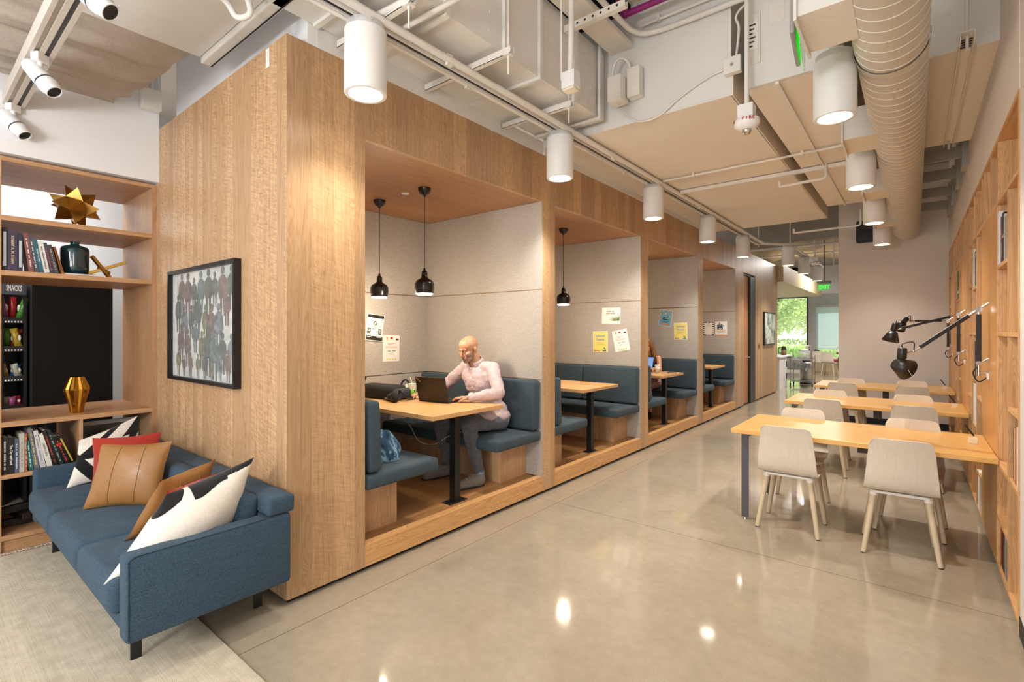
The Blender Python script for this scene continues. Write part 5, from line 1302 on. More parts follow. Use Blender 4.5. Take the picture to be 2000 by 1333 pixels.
def head(mb, M):
    def e(c, r, rot=None):
        t = MB(); t.ell((0, 0, 0), r, n=22, m=14); L = M @ Matrix.Translation(c) @ (Euler(rot).to_matrix().to_4x4() if rot else Matrix.Identity(4))
        mb.raw([L @ q for q in t.v], t.f, None, True)
    e((0, .018, .038), (.0765, .098, .084)); e((0, -.030, .050), (.066, .055, .060)); e((0, -.018, -.028), (.0635, .068, .078))
    e((0, -.058, -.090), (.034, .032, .027)); e((.034, -.02, -.072), (.024, .05, .026)); e((-.034, -.02, -.072), (.024, .05, .026))
    e((.028, -.0800, .027), (.024, .0125, .0085), (0, .15, .42)); e((-.028, -.0800, .027), (.024, .0125, .0085), (0, -.15, -.42)); e((0, -.083, .022), (.014, .012, .013))
    e((.040, -.058, -.020), (.024, .028, .026)); e((-.040, -.058, -.020), (.024, .028, .026))
    for k_ in range(7): u = k_/6; e((0, -.086-.023*u, .014-.040*u), (.0085+.0045*u, .011, .010))
    e((.0125, -.097, -.031), (.0080, .010, .0070)); e((-.0125, -.097, -.031), (.0080, .010, .0070))
    e((0, -.074, -.056), (.034, .021, .024)); e((0, -.0910, -.0560), (.022, .007, .0042)); e((0, -.0895, -.0660), (.019, .0075, .0050))
    for s in (-1, 1): e((s*.0795, .012, -.004), (.009, .019, .031), (-.15, 0, s*.35)); e((s*.084, .020, .004), (.006, .013, .022), (-.15, 0, s*.5))
    for s in (-1, 1): e((s*.031, -.0790, .0110), (.0155, .0095, .0050), (0, 0, s*.3)); e((s*.031, -.0780, -.0065), (.0150, .0090, .0045), (0, 0, s*.3))
SK = N('man_skin'); v, x, y, z = SK.xyz()
f = SK.noise(v, 40, 4, .6); SK.base(SK.ramp(f, [(.35, 'b08064'), (.7, 'c8997c')])); SK.b.inputs['Subsurface Weight'].default_value = .03; SK.b.inputs['Subsurface Radius'].default_value = (.02, .008, .004)
SKIN = SK.fin(.5, 0, .5, 'man_skin')
def skin_beard(HM):
    # stubble grows on the lower face : mask made in the head's own frame
    k = N('man_skin_stubble'); v, x, y, z = k.xyz(); inv = HM.inverted()
    mp = [k.math('ADD', k.math('ADD', k.math('MULTIPLY', x, inv[r][0]), k.math('MULTIPLY', y, inv[r][1])), k.math('ADD', k.math('MULTIPLY', z, inv[r][2]), inv[r][3])) for r in range(3)]
    lx, ly, lz = mp
    ns = k.noise(v, 60, 3, .6); ax = k.math('ABSOLUTE', lx)
    lim = k.math('ADD', k.math('MULTIPLY', k.math('MAXIMUM', k.math('SUBTRACT', ax, .02), 0), .95), -.041)      # cheek line rises to the sideburn
    m1 = k.math('MULTIPLY', k.math('SUBTRACT', lim, lz), 60); m1 = k.math('MINIMUM', k.math('MAXIMUM', m1, 0), 1)
    m2 = k.math('MINIMUM', k.math('MAXIMUM', k.math('MULTIPLY', k.math('SUBTRACT', .02, ly), 22), 0), 1)
    m3 = k.math('MINIMUM', k.math('MAXIMUM', k.math('MULTIPLY', k.math('ADD', lz, .118), 80), 0), 1)
    msk = k.math('MULTIPLY', k.math('MULTIPLY', m1, m2), m3); msk = k.math('MULTIPLY', msk, k.math('ADD', k.math('MULTIPLY', ns, .6), .62))
    f = k.noise(v, 40, 4, .6); c = k.ramp(f, [(.35, 'ae7c5e'), (.7, 'c69578')]); fine = k.noise(v, 900, 2, .6)
    b = k.ramp(fine, [(.35, '6b5546'), (.65, 'a58c78')])
    lips = k.math('MULTIPLY', k.math('LESS_THAN', k.math('ABSOLUTE', k.math('ADD', lz, .0610)), .009), k.math('MULTIPLY', k.math('LESS_THAN', ax, .021), k.math('LESS_THAN', ly, -.0905)))
    cc = k.mix(k.math('MINIMUM', msk, .85), c, b); cc = k.mix(k.math('MULTIPLY', lips, .6), cc, s2l('a06a5e')); k.base(cc)
    k.b.inputs['Subsurface Weight'].default_value = .03; k.b.inputs['Subsurface Radius'].default_value = (.02, .008, .004); return k.fin(.5, 0, .4, 'man_skin_stubble')
SHIRT = cloth('pink_shirt', 'c9b5b7', 'b6a1a5', 900, .85, .2, sheen=.1, mott=12)
JEANS = cloth('grey_jeans', '6f7278', '4b4e55', 800, .9, .4, mott=35)
SUEDE = cloth('grey_suede', '8b8680', '6f6a64', 600, .95, .3, mott=40)
def eyes(parent, HM, off, iris='3a2a20', look=(0, -.5)):
    for s in (-1, 1):
        C = HM @ Vector((s*.0305, -.0790, .003)); q = MB(plain('eye_white', 'b8aca4', .3)); q.ell(C-off, (.0085, .0085, .0080), n=14, m=10)
        eo = q.build('eye', parent); D = ((HM.to_3x3() @ Vector((0, -1, -.45))).normalized())
        q = MB(plain('iris_'+iris, iris, .1)); q.ell(C-off+D*.0050, (.0046, .0046, .0046), n=12, m=8); q.build('iris', eo)
def person_man():
    base = Vector((-3.15, 3.6, .612)); t = None
    P = Vector((-3.14, 3.60, .76)); NB = Vector((-3.235, 3.475, 1.245)); HC = Vector((-3.262, 3.395, 1.382))
    HM = Matrix.Translation(HC) @ Euler((rad(20), rad(2), rad(-1))).to_matrix().to_4x4()
    sh = {1: Vector((-3.045, 3.50, 1.205)), -1: Vector((-3.425, 3.52, 1.205))}
    el = {1: Vector((-2.895, 3.40, 1.0)), -1: Vector((-3.63, 3.44, 1.005))}
    wr = {1: Vector((-3.125, 3.265, .955)), -1: Vector((-3.655, 3.215, .965))}
    hp = {1: Vector((-3.05, 3.60, .715)), -1: Vector((-3.245, 3.60, .715))}
    kn = {1: Vector((-3.085, 3.21, .735)), -1: Vector((-3.43, 3.20, .71))}
    an = {1: Vector((-3.05, 3.315, .275)), -1: Vector((-3.505, 3.36, .275))}
    b = MB(SKIN); head(b, HM)
    limb(b, [HM @ Vector((0, .03, -.05)), lerp(HC, NB, .6)+Vector((0, .012, -.01)), NB+Vector((0, .01, -.02))], [.056, .056, .064])
    b.ell((NB+P)/2+Vector((0, 0, .06)), (.13, .08, .17)); b.ell(P+Vector((0, 0, .02)), (.13, .10, .12))
    for s in (1, -1):
        limb(b, [NB+Vector((s*.05, .01, -.05)), sh[s]+Vector((-s*.01, 0, -.01)), el[s], wr[s]], [.040, .042, .034, .027])
        limb(b, [hp[s], kn[s], an[s]], [.078, .055, .036])
        ft = an[s]+Vector((-.03, -.12, -.09)); limb(b, [an[s]-Vector((0, 0, .05)), ft], [.035, .03])
    hand(b, wr[1], (-.88, -.52, -.08), (0, 0, 1), -1, .55)
    hand(b, wr[-1], (-.22, -1, -.12), (0, 0, 1), -1, .45, .010)
    SB = skin_beard(HM)
    me = solid(b, .0036, 3, SB, 'person')
    man = obj('person', me, label='bald bearded man in a pink shirt typing on the black laptop', cat='person')
    z3 = Vector((0, 0, 0)); eyes(man, HM, z3)
    q = MB(plain('brow_brown', '5a4030', .8))
    for s in (-1, 1): q.tube([HM @ Vector((s*.013, -.0915, .0300)), HM @ Vector((s*.028, -.0905, .0360)), HM @ Vector((s*.046, -.078, .032))], [.0015, .0022, .0012], n=6, smooth_pts=4)
    q.build('eyebrows', man)
    # shirt
    b = MB(SHIRT)
    chest = Vector((-3.22, 3.52, 1.09)); b.ell(chest, (.192, .125, .16)); b.ell(chest+Vector((0, -.012, .0)), (.18, .122, .15)); b.ell(chest+Vector((.0, -.005, .07)), (.17, .115, .085)); b.ell(chest+Vector((-.12, -.03, .03)), (.07, .075, .1)); b.ell(chest+Vector((.12, -.03, .03)), (.07, .075, .1))
    b.ell((-3.185, 3.555, .93), (.172, .128, .17)); b.ell((-3.155, 3.585, .80), (.178, .145, .125)); b.ell(NB+Vector((0, .02, -.035)), (.12, .07, .05))
    b.ell((-3.14, 3.59, .755), (.188, .162, .10))
    for s in (1, -1):
        limb(b, [NB+Vector((s*.05, .012, -.03)), lerp(NB+Vector((0, .01, -.035)), sh[s], .55)+Vector((0, 0, .004)), sh[s]+Vector((-s*.008, 0, -.008)), lerp(sh[s], el[s], .5), el[s], lerp(el[s], wr[s], .5), lerp(el[s], wr[s], .93)], [.055, .066, .066, .061, .054, .049, .039])
    b.ell((-3.05, 3.42, .775), (.085, .11, .05), rot=(rad(-8), 0, 0))
    me = solid(b, .006, 6, SHIRT, 'shirt', disp=(.024, .07)); so = obj('shirt', me, man)
    # collar, placket, buttons, cuffs
    up = (HC-NB).normalized()
    q = MB(SHIRT); cc = NB+Vector((0, .0, .008)); fr = up.cross(Vector((1, 0, 0))).normalized()
    rr1 = []; 
    for k_ in range(25):
        a = math.pi*2*(k_/24)*.86+math.pi*.14; a = a-math.pi/2
        rr1.append((math.cos(a), math.sin(a)))
    n_ = len(rr1); vs = []
    for (r0, h) in ((.070, -.012), (.072, .028), (.066, .036), (.078, .004)):
        for (ca, sa) in rr1: vs.append(cc+Vector((1, 0, 0))*ca*r0+fr*(-sa)*-1*r0+up*h)
    q.raw(vs, [(j*n_+i, j*n_+i+1, (j+1)*n_+i+1, (j+1)*n_+i) for j in range(3) for i in range(n_-1)], SHIRT, True); 
    q.build('collar', man)
    q = MB(SHIRT)
    for s in (1, -1):
        a = lerp(el[s], wr[s], .84); c = lerp(el[s], wr[s], 1.0); q.ring(a, c, .0425, .0415, n=24, caps=False); q.ring(c, a, .0395, .0405, n=24, caps=False); q.ring(lerp(a, c, .98), c, .0415, .0395, n=24, caps=False)
    q.build('cuffs', man)
    line = [Vector((-3.235, 3.402, 1.205)), Vector((-3.235, 3.392, 1.12)), Vector((-3.22, 3.40, 1.03)), Vector((-3.205, 3.42, .94))]
    q = MB(plain('button_white', 'f2ecec', .3))
    for p in line[:4]: q.ring(p+Vector((0, .003, 0)), p+Vector((0, -.003, 0)), .0055, .0055, n=10)
    q.build('buttons', man)
    # trousers
    b = MB(JEANS); b.ell(P+Vector((0, .0, -.035)), (.178, .145, .10))
    for s in (1, -1): limb(b, [hp[s], lerp(hp[s], kn[s], .5), kn[s], lerp(kn[s], an[s], .45), lerp(kn[s], an[s], .93)], [.093, .084, .071, .061, .050])
    me = solid(b, .007, 4, JEANS, 'trousers', disp=(.016, .05)); obj('trousers', me, man)
    for s in (1, -1):
        A = an[s]; toe = {1: Vector((-3.125, 3.075, .163)), -1: Vector((-3.56, 3.085, .163))}[s]; heel = {1: Vector((-3.03, 3.345, .163)), -1: Vector((-3.495, 3.40, .163))}[s]
        D = (toe-heel).normalized(); L = (toe-heel).length
        q = MB(SUEDE)
        limb(q, [A+Vector((0, 0, -.005)), heel+Vector((0, 0, .06))+D*.03], [.047, .047]); limb(q, [heel+Vector((0, 0, .042))+D*.035, heel+Vector((0, 0, .042))+D*(L*.55), toe+Vector((0, 0, .032))-D*.045], [.040, .045, .036]); limb(q, [A-D*.0+Vector((0, 0, -.03)), heel+D*(L*.55)+Vector((0, 0, .06))], [.045, .036])
        me = solid(q, .006, 4, SUEDE, 'shoe'); so = obj('shoe', me, man)
        q = MB(plain('sole_dark', '2b2422', .6)); pts = []
        sd = Vector((-D.y, D.x, 0))
        for k_ in range(20):
            a = 2*math.pi*k_/20; u = .5-.5*math.cos(a); w = .047*(abs(math.sin(a))**.6)*(1 if math.sin(a) > 0 else -1)*(.86+.2*u); pp = heel-D*.005+D*(L+.0)*u+sd*w; pts.append((pp.x, pp.y))
        q.prism(pts, .1632, .176); q.build('sole', so)
        q = MB(plain('lace', 'c8c0b4', .7))
        for k_ in range(3): pc = heel+D*(L*(.42+.1*k_))+Vector((0, 0, .110-.012*k_)); q.tube([pc-sd*.025, pc+Vector((0, 0, .006)), pc+sd*.025], .0025, n=5)
        q.build('laces', so)
        q = MB(plain('sock_blue', '7a9bc8', .9)); q.ring(A+Vector((0, 0, .03)), A+Vector((0, 0, .0)), .046, .047, n=20); q.build('sock', man, label='pale blue sock')
person_man()
def person_simple(base, scale_parts, label, skin, top, bottom, hair, face_rz, kind):
    pass
def person_woman():
    P = Vector((-3.400, 7.93, .76)); NB = Vector((-3.420, 7.86, 1.16)); HC = Vector((-3.440, 7.80, 1.31))
    HM = Matrix.Translation(HC) @ Euler((rad(22), 0, rad(-4))).to_matrix().to_4x4() @ Matrix.Scale(.93, 4)
    sk = plain('woman_skin', 'd59a72', .45, var=.04)
    sh = {1: Vector((-3.265, 7.87, 1.115)), -1: Vector((-3.570, 7.87, 1.115))}; el = {1: Vector((-3.210, 7.78, .93)), -1: Vector((-3.640, 7.78, .95))}
    wr = {1: Vector((-3.280, 7.62, .955)), -1: Vector((-3.500, 7.62, .955))}; hp = {1: Vector((-3.320, 7.93, .71)), -1: Vector((-3.490, 7.93, .71))}
    kn = {1: Vector((-3.300, 7.55, .70)), -1: Vector((-3.450, 7.55, .70))}; an = {1: Vector((-3.300, 7.62, .27)), -1: Vector((-3.460, 7.6, .27))}
    b = MB(sk); head(b, HM); limb(b, [HC+Vector((0, .02, -.04)), NB], [.045, .05]); b.ell((NB+P)/2, (.14, .095, .22)); b.ell(P, (.15, .12, .12))
    for s in (1, -1):
        limb(b, [NB+Vector((s*.04, 0, -.03)), sh[s], el[s], wr[s]], [.04, .043, .035, .023]); limb(b, [hp[s], kn[s], an[s]], [.08, .052, .032])
        hand(b, wr[s], (-s*.1, -1, -.1), (0, 0, 1), -s if s == 1 else 1, .6)
        limb(b, [an[s], an[s]+Vector((0, 0, -.07)), an[s]+Vector((0, -.13, -.09))], [.03, .028, .022])
    w = obj('person', solid(b, .005, 3, sk, 'person'), label='woman with long brown hair and a red patterned skirt, half hidden in the third booth', cat='person')
    eyes(w, HM, Vector())
    b = MB(); b.ell((NB+P)/2+Vector((0, 0, .0)), (.15, .105, .21)); b.ell(P+Vector((0, 0, .03)), (.152, .125, .1)); limb(b, [sh[1]+Vector((-.05, 0, .0)), sh[-1]+Vector((.05, 0, 0))], [.055, .055])
    obj('black_top', solid(b, .007, 3, MATB, 'top'), w)
    k = N('red_print'); v, x, y, z = k.xyz(); f = k.noise(v, 45, 2, .5, .6); k.base(k.ramp(f, [(.44, '8c2030'), (.5, 'e8d8d0'), (.56, '6a1424')])); RP = k.fin(.8, 0, None, 'red_print')
    b = MB(); b.ell(P+Vector((0, -.0, -.02)), (.175, .15, .10)); 
    for s in (1, -1): limb(b, [hp[s], lerp(hp[s], kn[s], .85)], [.098, .092])
    b.ell(P+Vector((.06, -.2, -.07)), (.12, .15, .06))
    obj('skirt', solid(b, .008, 4, RP, 'skirt', disp=(.015, .05)), w)
    k = N('brown_hair'); v, x, y, z = k.xyz(); f = k.noise(k.comb(k.math('MULTIPLY', x, 160), k.math('MULTIPLY', y, 160), k.math('MULTIPLY', z, 8)), 1, 3); k.base(k.ramp(f, [(.3, '5a3820'), (.7, 'a06f3e')])); HR = k.fin(.45, 0, None, 'brown_hair'); k.bump(f, .5, .004)
    b = MB(); C = HC
    b.ell(C+Vector((0, .03, .045)), (.088, .105, .09)); 
    for s in (1, -1): limb(b, [C+Vector((s*.06, .03, .04)), C+Vector((s*.085, .045, -.06)), C+Vector((s*.115, .05, -.17)), C+Vector((s*.12, .04, -.26))], [.045, .045, .045, .02])
    limb(b, [C+Vector((0, .08, .03)), C+Vector((0, .105, -.1)), C+Vector((0, .12, -.26))], [.07, .075, .04])
    obj('hair', solid(b, .006, 4, HR, 'hair', disp=(.012, .03)), w)
    for s in (1, -1):
        q = MB(); limb(q, [an[s]+Vector((0, .0, -.02)), an[s]+Vector((0, .01, -.075)), an[s]+Vector((0, -.14, -.085))], [.036, .034, .027]); so = obj('shoe', solid(q, .006, 3, BLACKP, 'shoe'), w)
        MB(BLACKP).box(an[s].x-.03, an[s].x+.03, an[s].y-.16, an[s].y+.035, .1632, .178, bev=.006).build('sole', so)
person_woman()
def person_cafe():
    P = Vector((-1.96, 21.6, .58)); NB = Vector((-1.98, 21.55, 1.02)); HC = Vector((-2.02, 21.5, 1.17))
    HM = Matrix.Translation(HC) @ Euler((rad(15), 0, rad(-60))).to_matrix().to_4x4()
    sk = plain('cafe_skin', 'c08a68', .5); b = MB(sk); head(b, HM); limb(b, [HC+Vector((0, .02, -.05)), NB], [.05, .055]); b.ell((NB+P)/2, (.15, .11, .24)); b.ell(P, (.16, .14, .12))
    for s in (1, -1): limb(b, [NB+Vector((s*.16, 0, -.06)), NB+Vector((s*.2, -.1, -.25)), NB+Vector((s*.1-.1, -.25, -.22))], [.05, .042, .028]); limb(b, [P+Vector((s*.09, 0, 0)), P+Vector((s*.12, -.42, .02)), P+Vector((s*.12, -.4, -.45))], [.08, .055, .035]); limb(b, [P+Vector((s*.12, -.4, -.5)), P+Vector((s*.12, -.52, -.545))], [.035, .03])
    w = obj('person', solid(b, .008, 3, sk, 'person'), label='small far person with dark hair in a white top past the back wall edge', cat='person')
    eyes(w, HM, Vector())
    b = MB(); b.ell((NB+P)/2, (.165, .125, .24)); 
    for s in (1, -1): limb(b, [NB+Vector((s*.14, 0, -.06)), NB+Vector((s*.2, -.1, -.25))], [.062, .052])
    obj('white_top', solid(b, .01, 3, WHITEP, 'top'), w)
    b = MB(); b.ell(HC+Vector((.015, .02, .045)), (.095, .1, .088)); obj('hair', solid(b, .008, 3, plain('dark_hair', '14100e', .5), 'hair'), w)
    b = MB(); b.ell(P, (.175, .15, .12)); 
    for s in (1, -1): limb(b, [P+Vector((s*.09, 0, 0)), P+Vector((s*.12, -.42, .02)), P+Vector((s*.12, -.4, -.42))], [.09, .065, .05])
    obj('trousers', solid(b, .01, 3, MATB, 'tr'), w)
person_cafe()
# ================================================================== CAFE AND OUTDOORS (far)
WY = 23.5
GREYW = plain('grey_wall', 'b4b8b8', .8)
w = MB(GREYW)
w.box(-4.5, -1.0, WY, WY+.2, 3.07, 4.42, WHITE); w.box(-3.42, -3.10, WY, WY+.2, 0, 3.07); w.box(-3.10, -1.0, WY, WY+.2, 2.55, 3.07)
w.box(-3.10, -1.0, WY, WY+.2, 0, .50); w.box(-9, -3.42, WY, WY+.2, 2.98, 4.42); w.box(-9, -3.42, WY, WY+.2, 0, .45); w.box(-1.0, .9, WY, WY+.2, 0, 4.42)
struct('wall_far', w)
w = MB(WALLC); w.box(.8, .9, 13.2, 23.5, 0, 4.4)
struct('wall_far_right', w)
t = MB(GREYM); t.box(-3.45, -3.40, WY-.03, WY+.1, .45, 2.98).box(-6.0, -3.45, WY-.02, WY+.08, .45, .50).box(-6.0, -3.45, WY-.02, WY+.08, 2.93, 2.98).box(-5.0, -4.95, WY-.02, WY+.08, .5, 2.93)
struct('window_1', t)
g = N('window_glass'); g.base('f4fbf6'); g.b.inputs['Alpha'].default_value = .12; GLASS = g.fin(.02, 0, .5, 'window_glass')
struct('window_2', MB(GLASS).box(-9, -3.45, WY+.05, WY+.06, .5, 2.93).box(-3.10, -1.0, WY+.05, WY+.06, .5, .9))
# translucent roller shade
k = N('roller_shade'); k.base('e8f0ee'); tr = k.n('ShaderNodeBsdfTranslucent'); tr.inputs[0].default_value = s2l('b8c8c6'); mx = k.n('ShaderNodeMixShader'); mx.inputs[0].default_value = .6
out = k.t.nodes['Material Output']; k.l(k.b.outputs[0], mx.inputs[1]); k.l(tr.outputs[0], mx.inputs[2]); k.l(mx.outputs[0], out.inputs[0]); SHADE = k.fin(.9, 0, 0, 'roller_shade')
t = thing('roller_shade', 'bright white roller shade pulled down over the far window', 'blind', (-2.05, WY-.04, .87))
MB(SHADE).box(-1.065, 1.05, -.003, 0, .0, 1.69).build('fabric', t); MB(ALU).box(-1.07, 1.05, -.012, .008, -.03, 0).build('bottom_rail', t); MB(GREYW).box(-1.07, 1.05, -.05, .03, 1.66, 1.74).build('roller_cassette', t)
# wood canopy over the cafe counter
w = MB(BEIGEW); w.box(-7.0, -2.62, 14.31, 21.0, 2.83, 3.26)
struct('ceiling_canopy', w)
w = MB(WHITE); w.box(-7.6, -7.5, 14.3, 23.5, 0, 4.4); struct('wall_far_left', w)
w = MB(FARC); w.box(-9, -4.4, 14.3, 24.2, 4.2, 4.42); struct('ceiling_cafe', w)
# counter
t = thing('coffee_counter', 'white coffee counter just past the end of the wood wall', 'counter', (-2.82, 14.6, 0))
MB(WHITE).box(-1.6, .0, .3, 1.3, .1, .84, bev=.004).build('body', t); MB(WHITE).box(-1.6, .03, .25, 1.75, .8405, .875, bev=.004).build('countertop', t); MB(WHITE).box(-.3, .0, .3, 1.28, 0, .1).build('plinth', t)
for z in (.22, .56): MB(BLACK).box(.0005, .012, 1.16, 1.24, z, z+.16, bev=.002).build('pull_handle', t)
t = thing('thermos_jug', 'black and brown thermos jug on the coffee counter', 'thermos', (-2.92, 16.0, .8755))
MB(plain('cork_brown', '8a6a44', .5)).lathe([(.001, 0), (.07, 0), (.07, .15), (.001, .15)], n=20).build('sleeve', t, label='brown sleeve'); MB(BLACKP).lathe([(.07, .15), (.06, .2), (.055, .24), (.02, .26), (.001, .26)], n=20).build('lid', t); MB(BLACKP).tube([(-.06, 0, .22), (-.13, 0, .20), (-.13, 0, .08), (-.07, 0, .05)], .012, smooth_pts=5).build('handle', t)
# cart
t = thing('utility_cart', 'steel wheeled cart with shelves of glassware beside the counter', 'cart', (-2.50, 16.35, 0))
ST = plain('cart_steel', '9a9a98', .35, 1)
for z in (.74, .52, .12): 
    q = MB(ST); q.box(-.27, .27, -.25, .25, z, z+.012); q.tube([(-.27, -.25, z+.05), (.27, -.25, z+.05), (.27, .25, z+.05), (-.27, .25, z+.05), (-.27, -.25, z+.05)], .007, n=6); q.build('shelf_tray', t)
for sx in (-.27, .27):
    for sy in (-.25, .25):
        MB(ST).ring((sx, sy, .08), (sx, sy, .86), .011, .011, n=10).build('post', t)
        q = MB(BLACKP); q.ring((sx-.012, sy, .04), (sx+.012, sy, .04), .04, .04, n=16); q.box(sx-.018, sx+.018, sy-.02, sy+.02, .05, .085); q.build('caster_wheel', t)
t = thing('ice_bucket', 'clear ice bucket with steel rim on top of the cart', 'bucket', (-2.45, 16.35, .753))
MB(CLEAR).lathe([(.001, 0), (.12, 0), (.15, .26), (.14, .26), (.112, .01), (.001, .01)], n=24).build('bucket_body', t); MB(ALU).lathe([(.151, .25), (.155, .265), (.14, .265)], n=24).build('rim', t); MB(plain('cloth_white', 'f0eeea', .9)).ell((0, 0, .25), (.11, .1, .05)).build('folded_towel', t)
GLS = CLEAR
g0 = None
for i in range(10):
    x = -2.70+(i % 5)*.09; y = 16.22+(i//5)*.12
    if g0 is None: g0 = MB(GLS).lathe([(.001, 0), (.028, 0), (.034, .11), (.032, .11), (.026, .008), (.001, .008)], n=16).build('drinking_glass', label='small clear glass on the middle shelf of the steel cart', cat='glass', group='glasses on the cart', loc=(x, y, .5325))
    else: c_ = g0.copy(); COL.objects.link(c_); c_.location = (x, y, .5325)
t = thing('trash_can', 'round stainless steel bin behind the cart', 'trash can', (-2.52, 17.1, 0))
MB(ALU).lathe([(.001, 0), (.17, 0), (.17, .62), (.165, .63), (.001, .63)], n=30).build('bin_body', t); MB(BLACKP).lathe([(.172, 0), (.172, .03), (.17, .03)], n=30).build('base_ring', t); MB(BLACKP).lathe([(.10, .631), (.10, .70), (.001, .71)], n=24).build('lid', t)
# window bench
t = thing('window_bench', 'low wood bench with an orange-red seat pad under the far window', 'bench', (-2.2, 22.9, 0))
MB(BEIGEW).box(-1.2, 1.2, -.3, .55, .0, .40).build('bench_box', t); MB(plain('seat_orange', 'c05a48', .8)).box(-1.2, 1.2, -.33, .55, .4005, .47, bev=.015).build('seat_pad', t)
q = MB(plain('dark_cushion', '2b2c2e', .9)); q.box(-3.12, -2.92, 22.78, 22.95, .472, .84, bev=.06, seg=4); q.build('cushion', label='dark cushion standing on the orange window bench', cat='cushion')
q = MB(plain('dot_cushion', 'e6e0d8', .9)); q.box(-3.38, -3.20, 22.75, 22.9, .472, 1.0, bev=.05, seg=4)
for k_ in range(6): q.ell((-3.25, 22.745, .53+k_*.08), (.025, .006, .025), BLACKP, n=10, m=6)
q.build('cushion', label='pale cushion with a column of black dots on the window bench', cat='cushion')
chair(-2.72, 21.3, rad(200), 'pale chair by the far window with its legs against the bright floor'); chair(-2.33, 20.6, rad(-12), 'darker far chair at the edge of the back wall, back to the camera')
# ---------------- outdoors
struct('floor_outside', MB(plain('pale_pavement', 'cfcabc', .9, var=.08, vs=2)).box(-60, 40, 23.7, 90, -.2, -.02))
def leafmat(key, c1, c2):
    k = N(key); v, x, y, z = k.xyz(); f = k.noise(v, 6, 3); k.base(k.ramp(f, [(.3, c1), (.7, c2)]))
    tr = k.n('ShaderNodeBsdfTranslucent'); tr.inputs[0].default_value = s2l(c2); mx = k.n('ShaderNodeMixShader'); mx.inputs[0].default_value = .4
    k.l(k.b.outputs[0], mx.inputs[1]); k.l(tr.outputs[0], mx.inputs[2]); k.l(mx.outputs[0], k.t.nodes['Material Output'].inputs[0]); return k.fin(.6, 0, None, key)
LEAF = leafmat('leaf_green', '7f9f5c', 'c9e09a'); GRASS = leafmat('grass_green', '7fb04e', 'c6ec84'); BARK = plain('bark', '6a5a4a', .9, var=.2)
def tree(x, y, h, r, n, label, s=.16):
    t = thing('tree', label, 'tree', (x, y, -.02), group='trees outside the far window')
    q = MB(BARK); q.tube([(0, 0, 0), (.05, 0, h*.35), (-.05, .1, h*.7)], [.14, .1, .05], n=10, smooth_pts=4)
    for a in range(5): q.tube([(0, 0, h*.35), (r*.5*math.cos(a*1.3), r*.5*math.sin(a*1.3), h*.62)], .03, n=6)
    q.build('trunk', t)
    q = MB(LEAF); vs = []; fs = []
    blobs = [(R.gauss(0, r*.5), R.gauss(0, r*.5), h*.62+R.gauss(0, h*.16), R.uniform(.35, .6)*r) for _ in range(16)]
    for i in range(n):
        b = blobs[i % 16]; d = Vector((R.gauss(0, 1), R.gauss(0, 1), R.gauss(0, 1))).normalized()*b[3]*R.uniform(.6, 1); c = Vector(b[:3])+d
        u = Vector((R.gauss(0, 1), R.gauss(0, 1), R.gauss(0, 1))).normalized(); w_ = u.orthogonal().normalized(); z_ = s*R.uniform(.5, 1.1); o_ = len(vs)
        vs += [c-u*z_, c+w_*z_*.45, c+u*z_, c-w_*z_*.45]; fs.append((o_, o_+1, o_+2, o_+3))
    q.raw(vs, fs, LEAF); q.build('foliage', t)
tree(-6.6, 33, 5.6, 2.3, 5000, 'leafy tree seen through the left part of the far window'); tree(-5.0, 40, 7.0, 3.0, 5000, 'leafy tree further back behind the glass', .2); tree(-9.5, 44, 8, 3.4, 4000, 'big tree at the left edge of the far window view', .22); tree(-1.5, 42, 7, 3, 3000, 'tree hidden behind the roller shade', .2)
for gi, (x, y, r, n, lb) in enumerate(((-5.6, 27.6, .9, 900, 'clump of long bright grass outside the window, left one'), (-4.55, 27.0, .8, 900, 'clump of long bright grass outside the window, middle one'), (-3.2, 27.3, .8, 700, 'clump of grass outside under the roller shade'))):
    vs = []; fs = []
    for i in range(n):
        a = R.uniform(0, 6.28); rr_ = R.uniform(0, .35); L = R.uniform(.7, 1.25); b = Vector((x+rr_*math.cos(a), y+rr_*math.sin(a), -.02)); d = Vector((math.cos(a), math.sin(a), 0))*R.uniform(.2, r); s_ = Vector((-math.sin(a), math.cos(a), 0))*.012
        m_ = b+d*.35+Vector((0, 0, L*.75)); e_ = b+d+Vector((0, 0, L*.8*R.uniform(.6, 1.1))); o_ = len(vs); vs += [b-s_, b+s_, m_+s_, m_-s_, e_]; fs += [(o_, o_+1, o_+2, o_+3), (o_+3, o_+2, o_+4)]
    MB().raw(vs, fs, GRASS).build('ornamental_grass', label=lb, cat='grass clump', fixn=False)
vs = []; fs = []
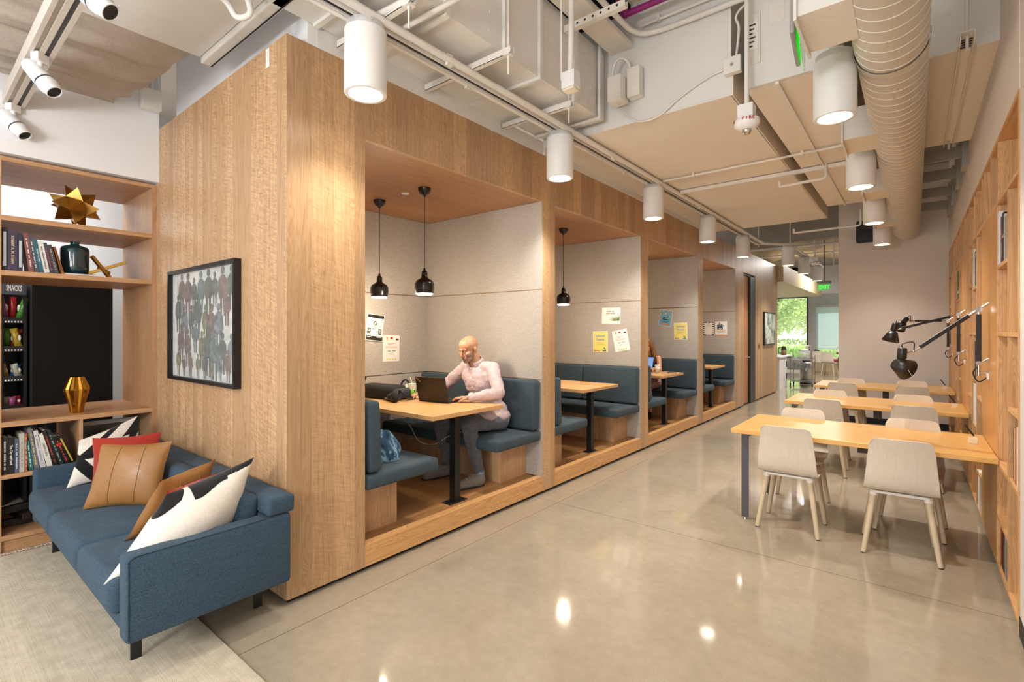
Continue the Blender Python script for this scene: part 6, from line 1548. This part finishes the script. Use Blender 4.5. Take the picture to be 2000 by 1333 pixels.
for i in range(7000):
    c = Vector((R.uniform(-14, 4), R.uniform(31, 32.2), R.uniform(0, 1.1))); u = Vector((R.gauss(0, 1), R.gauss(0, 1), R.gauss(0, 1))).normalized(); w_ = u.orthogonal().normalized(); z_ = .1; o_ = len(vs); vs += [c-u*z_, c+w_*z_*.5, c+u*z_, c-w_*z_*.5]; fs.append((o_, o_+1, o_+2, o_+3))
MB().raw(vs, fs, LEAF).build('hedge', label='low green hedge outside beyond the grass clumps', cat='hedge', fixn=False)
# ================================================================== CAMERA, LIGHT, WORLD
cam = bpy.data.cameras.new('camera'); co = bpy.data.objects.new('camera', cam); COL.objects.link(co)
cam.sensor_width = 36; cam.lens = 976/2000*36; cam.shift_y = -18.5/2000; cam.clip_start = .05; cam.clip_end = 200
yaw = math.atan(787/976)
co.location = (0, 0, 1.55); co.rotation_euler = (rad(90), 0, yaw)
SC.camera = co
W_ = bpy.data.worlds.new('World'); SC.world = W_; W_.use_nodes = True
bg = W_.node_tree.nodes['Background']; bg.inputs[0].default_value = (.93, .97, 1, 1); bg.inputs[1].default_value = 2.0
sun = light('sun', 'SUN', (0, 30, 20), 14.0, (1, .96, .88)); sun.data.angle = .01
sun.rotation_euler = Euler((rad(-42), 0, rad(14)))
# added fill lights with no fixtures: flash by the camera, lounge, cafe
light('flash_fill', 'POINT', (-1.4, -2.4, 2.1), 360, (1, .985, .97), .35)
light('flash_fill', 'POINT', (-.6, -.8, 2.4), 45, (1, .97, .94), .3)
light('lounge_fill', 'POINT', (-3.3, -1.5, 2.5), 70, (.95, .97, 1), .3)  # unseen fill added to brighten the upper left wall
light('lounge_fill', 'AREA', (-6.6, .4, 3.6), 60, (1, .97, .93), 1.0)  # unseen fill added over the lounge behind the bookshelf
light('cafe_fill', 'AREA', (-2.0, 18.0, 3.8), 260, (1, .97, .92), 1.5)  # unseen fill added to brighten the cafe
SC.view_settings.view_transform = 'Standard'; SC.view_settings.look = 'None'; SC.view_settings.gamma = 1; SC.view_settings.use_curve_mapping = False
SC.view_settings.exposure = -.22
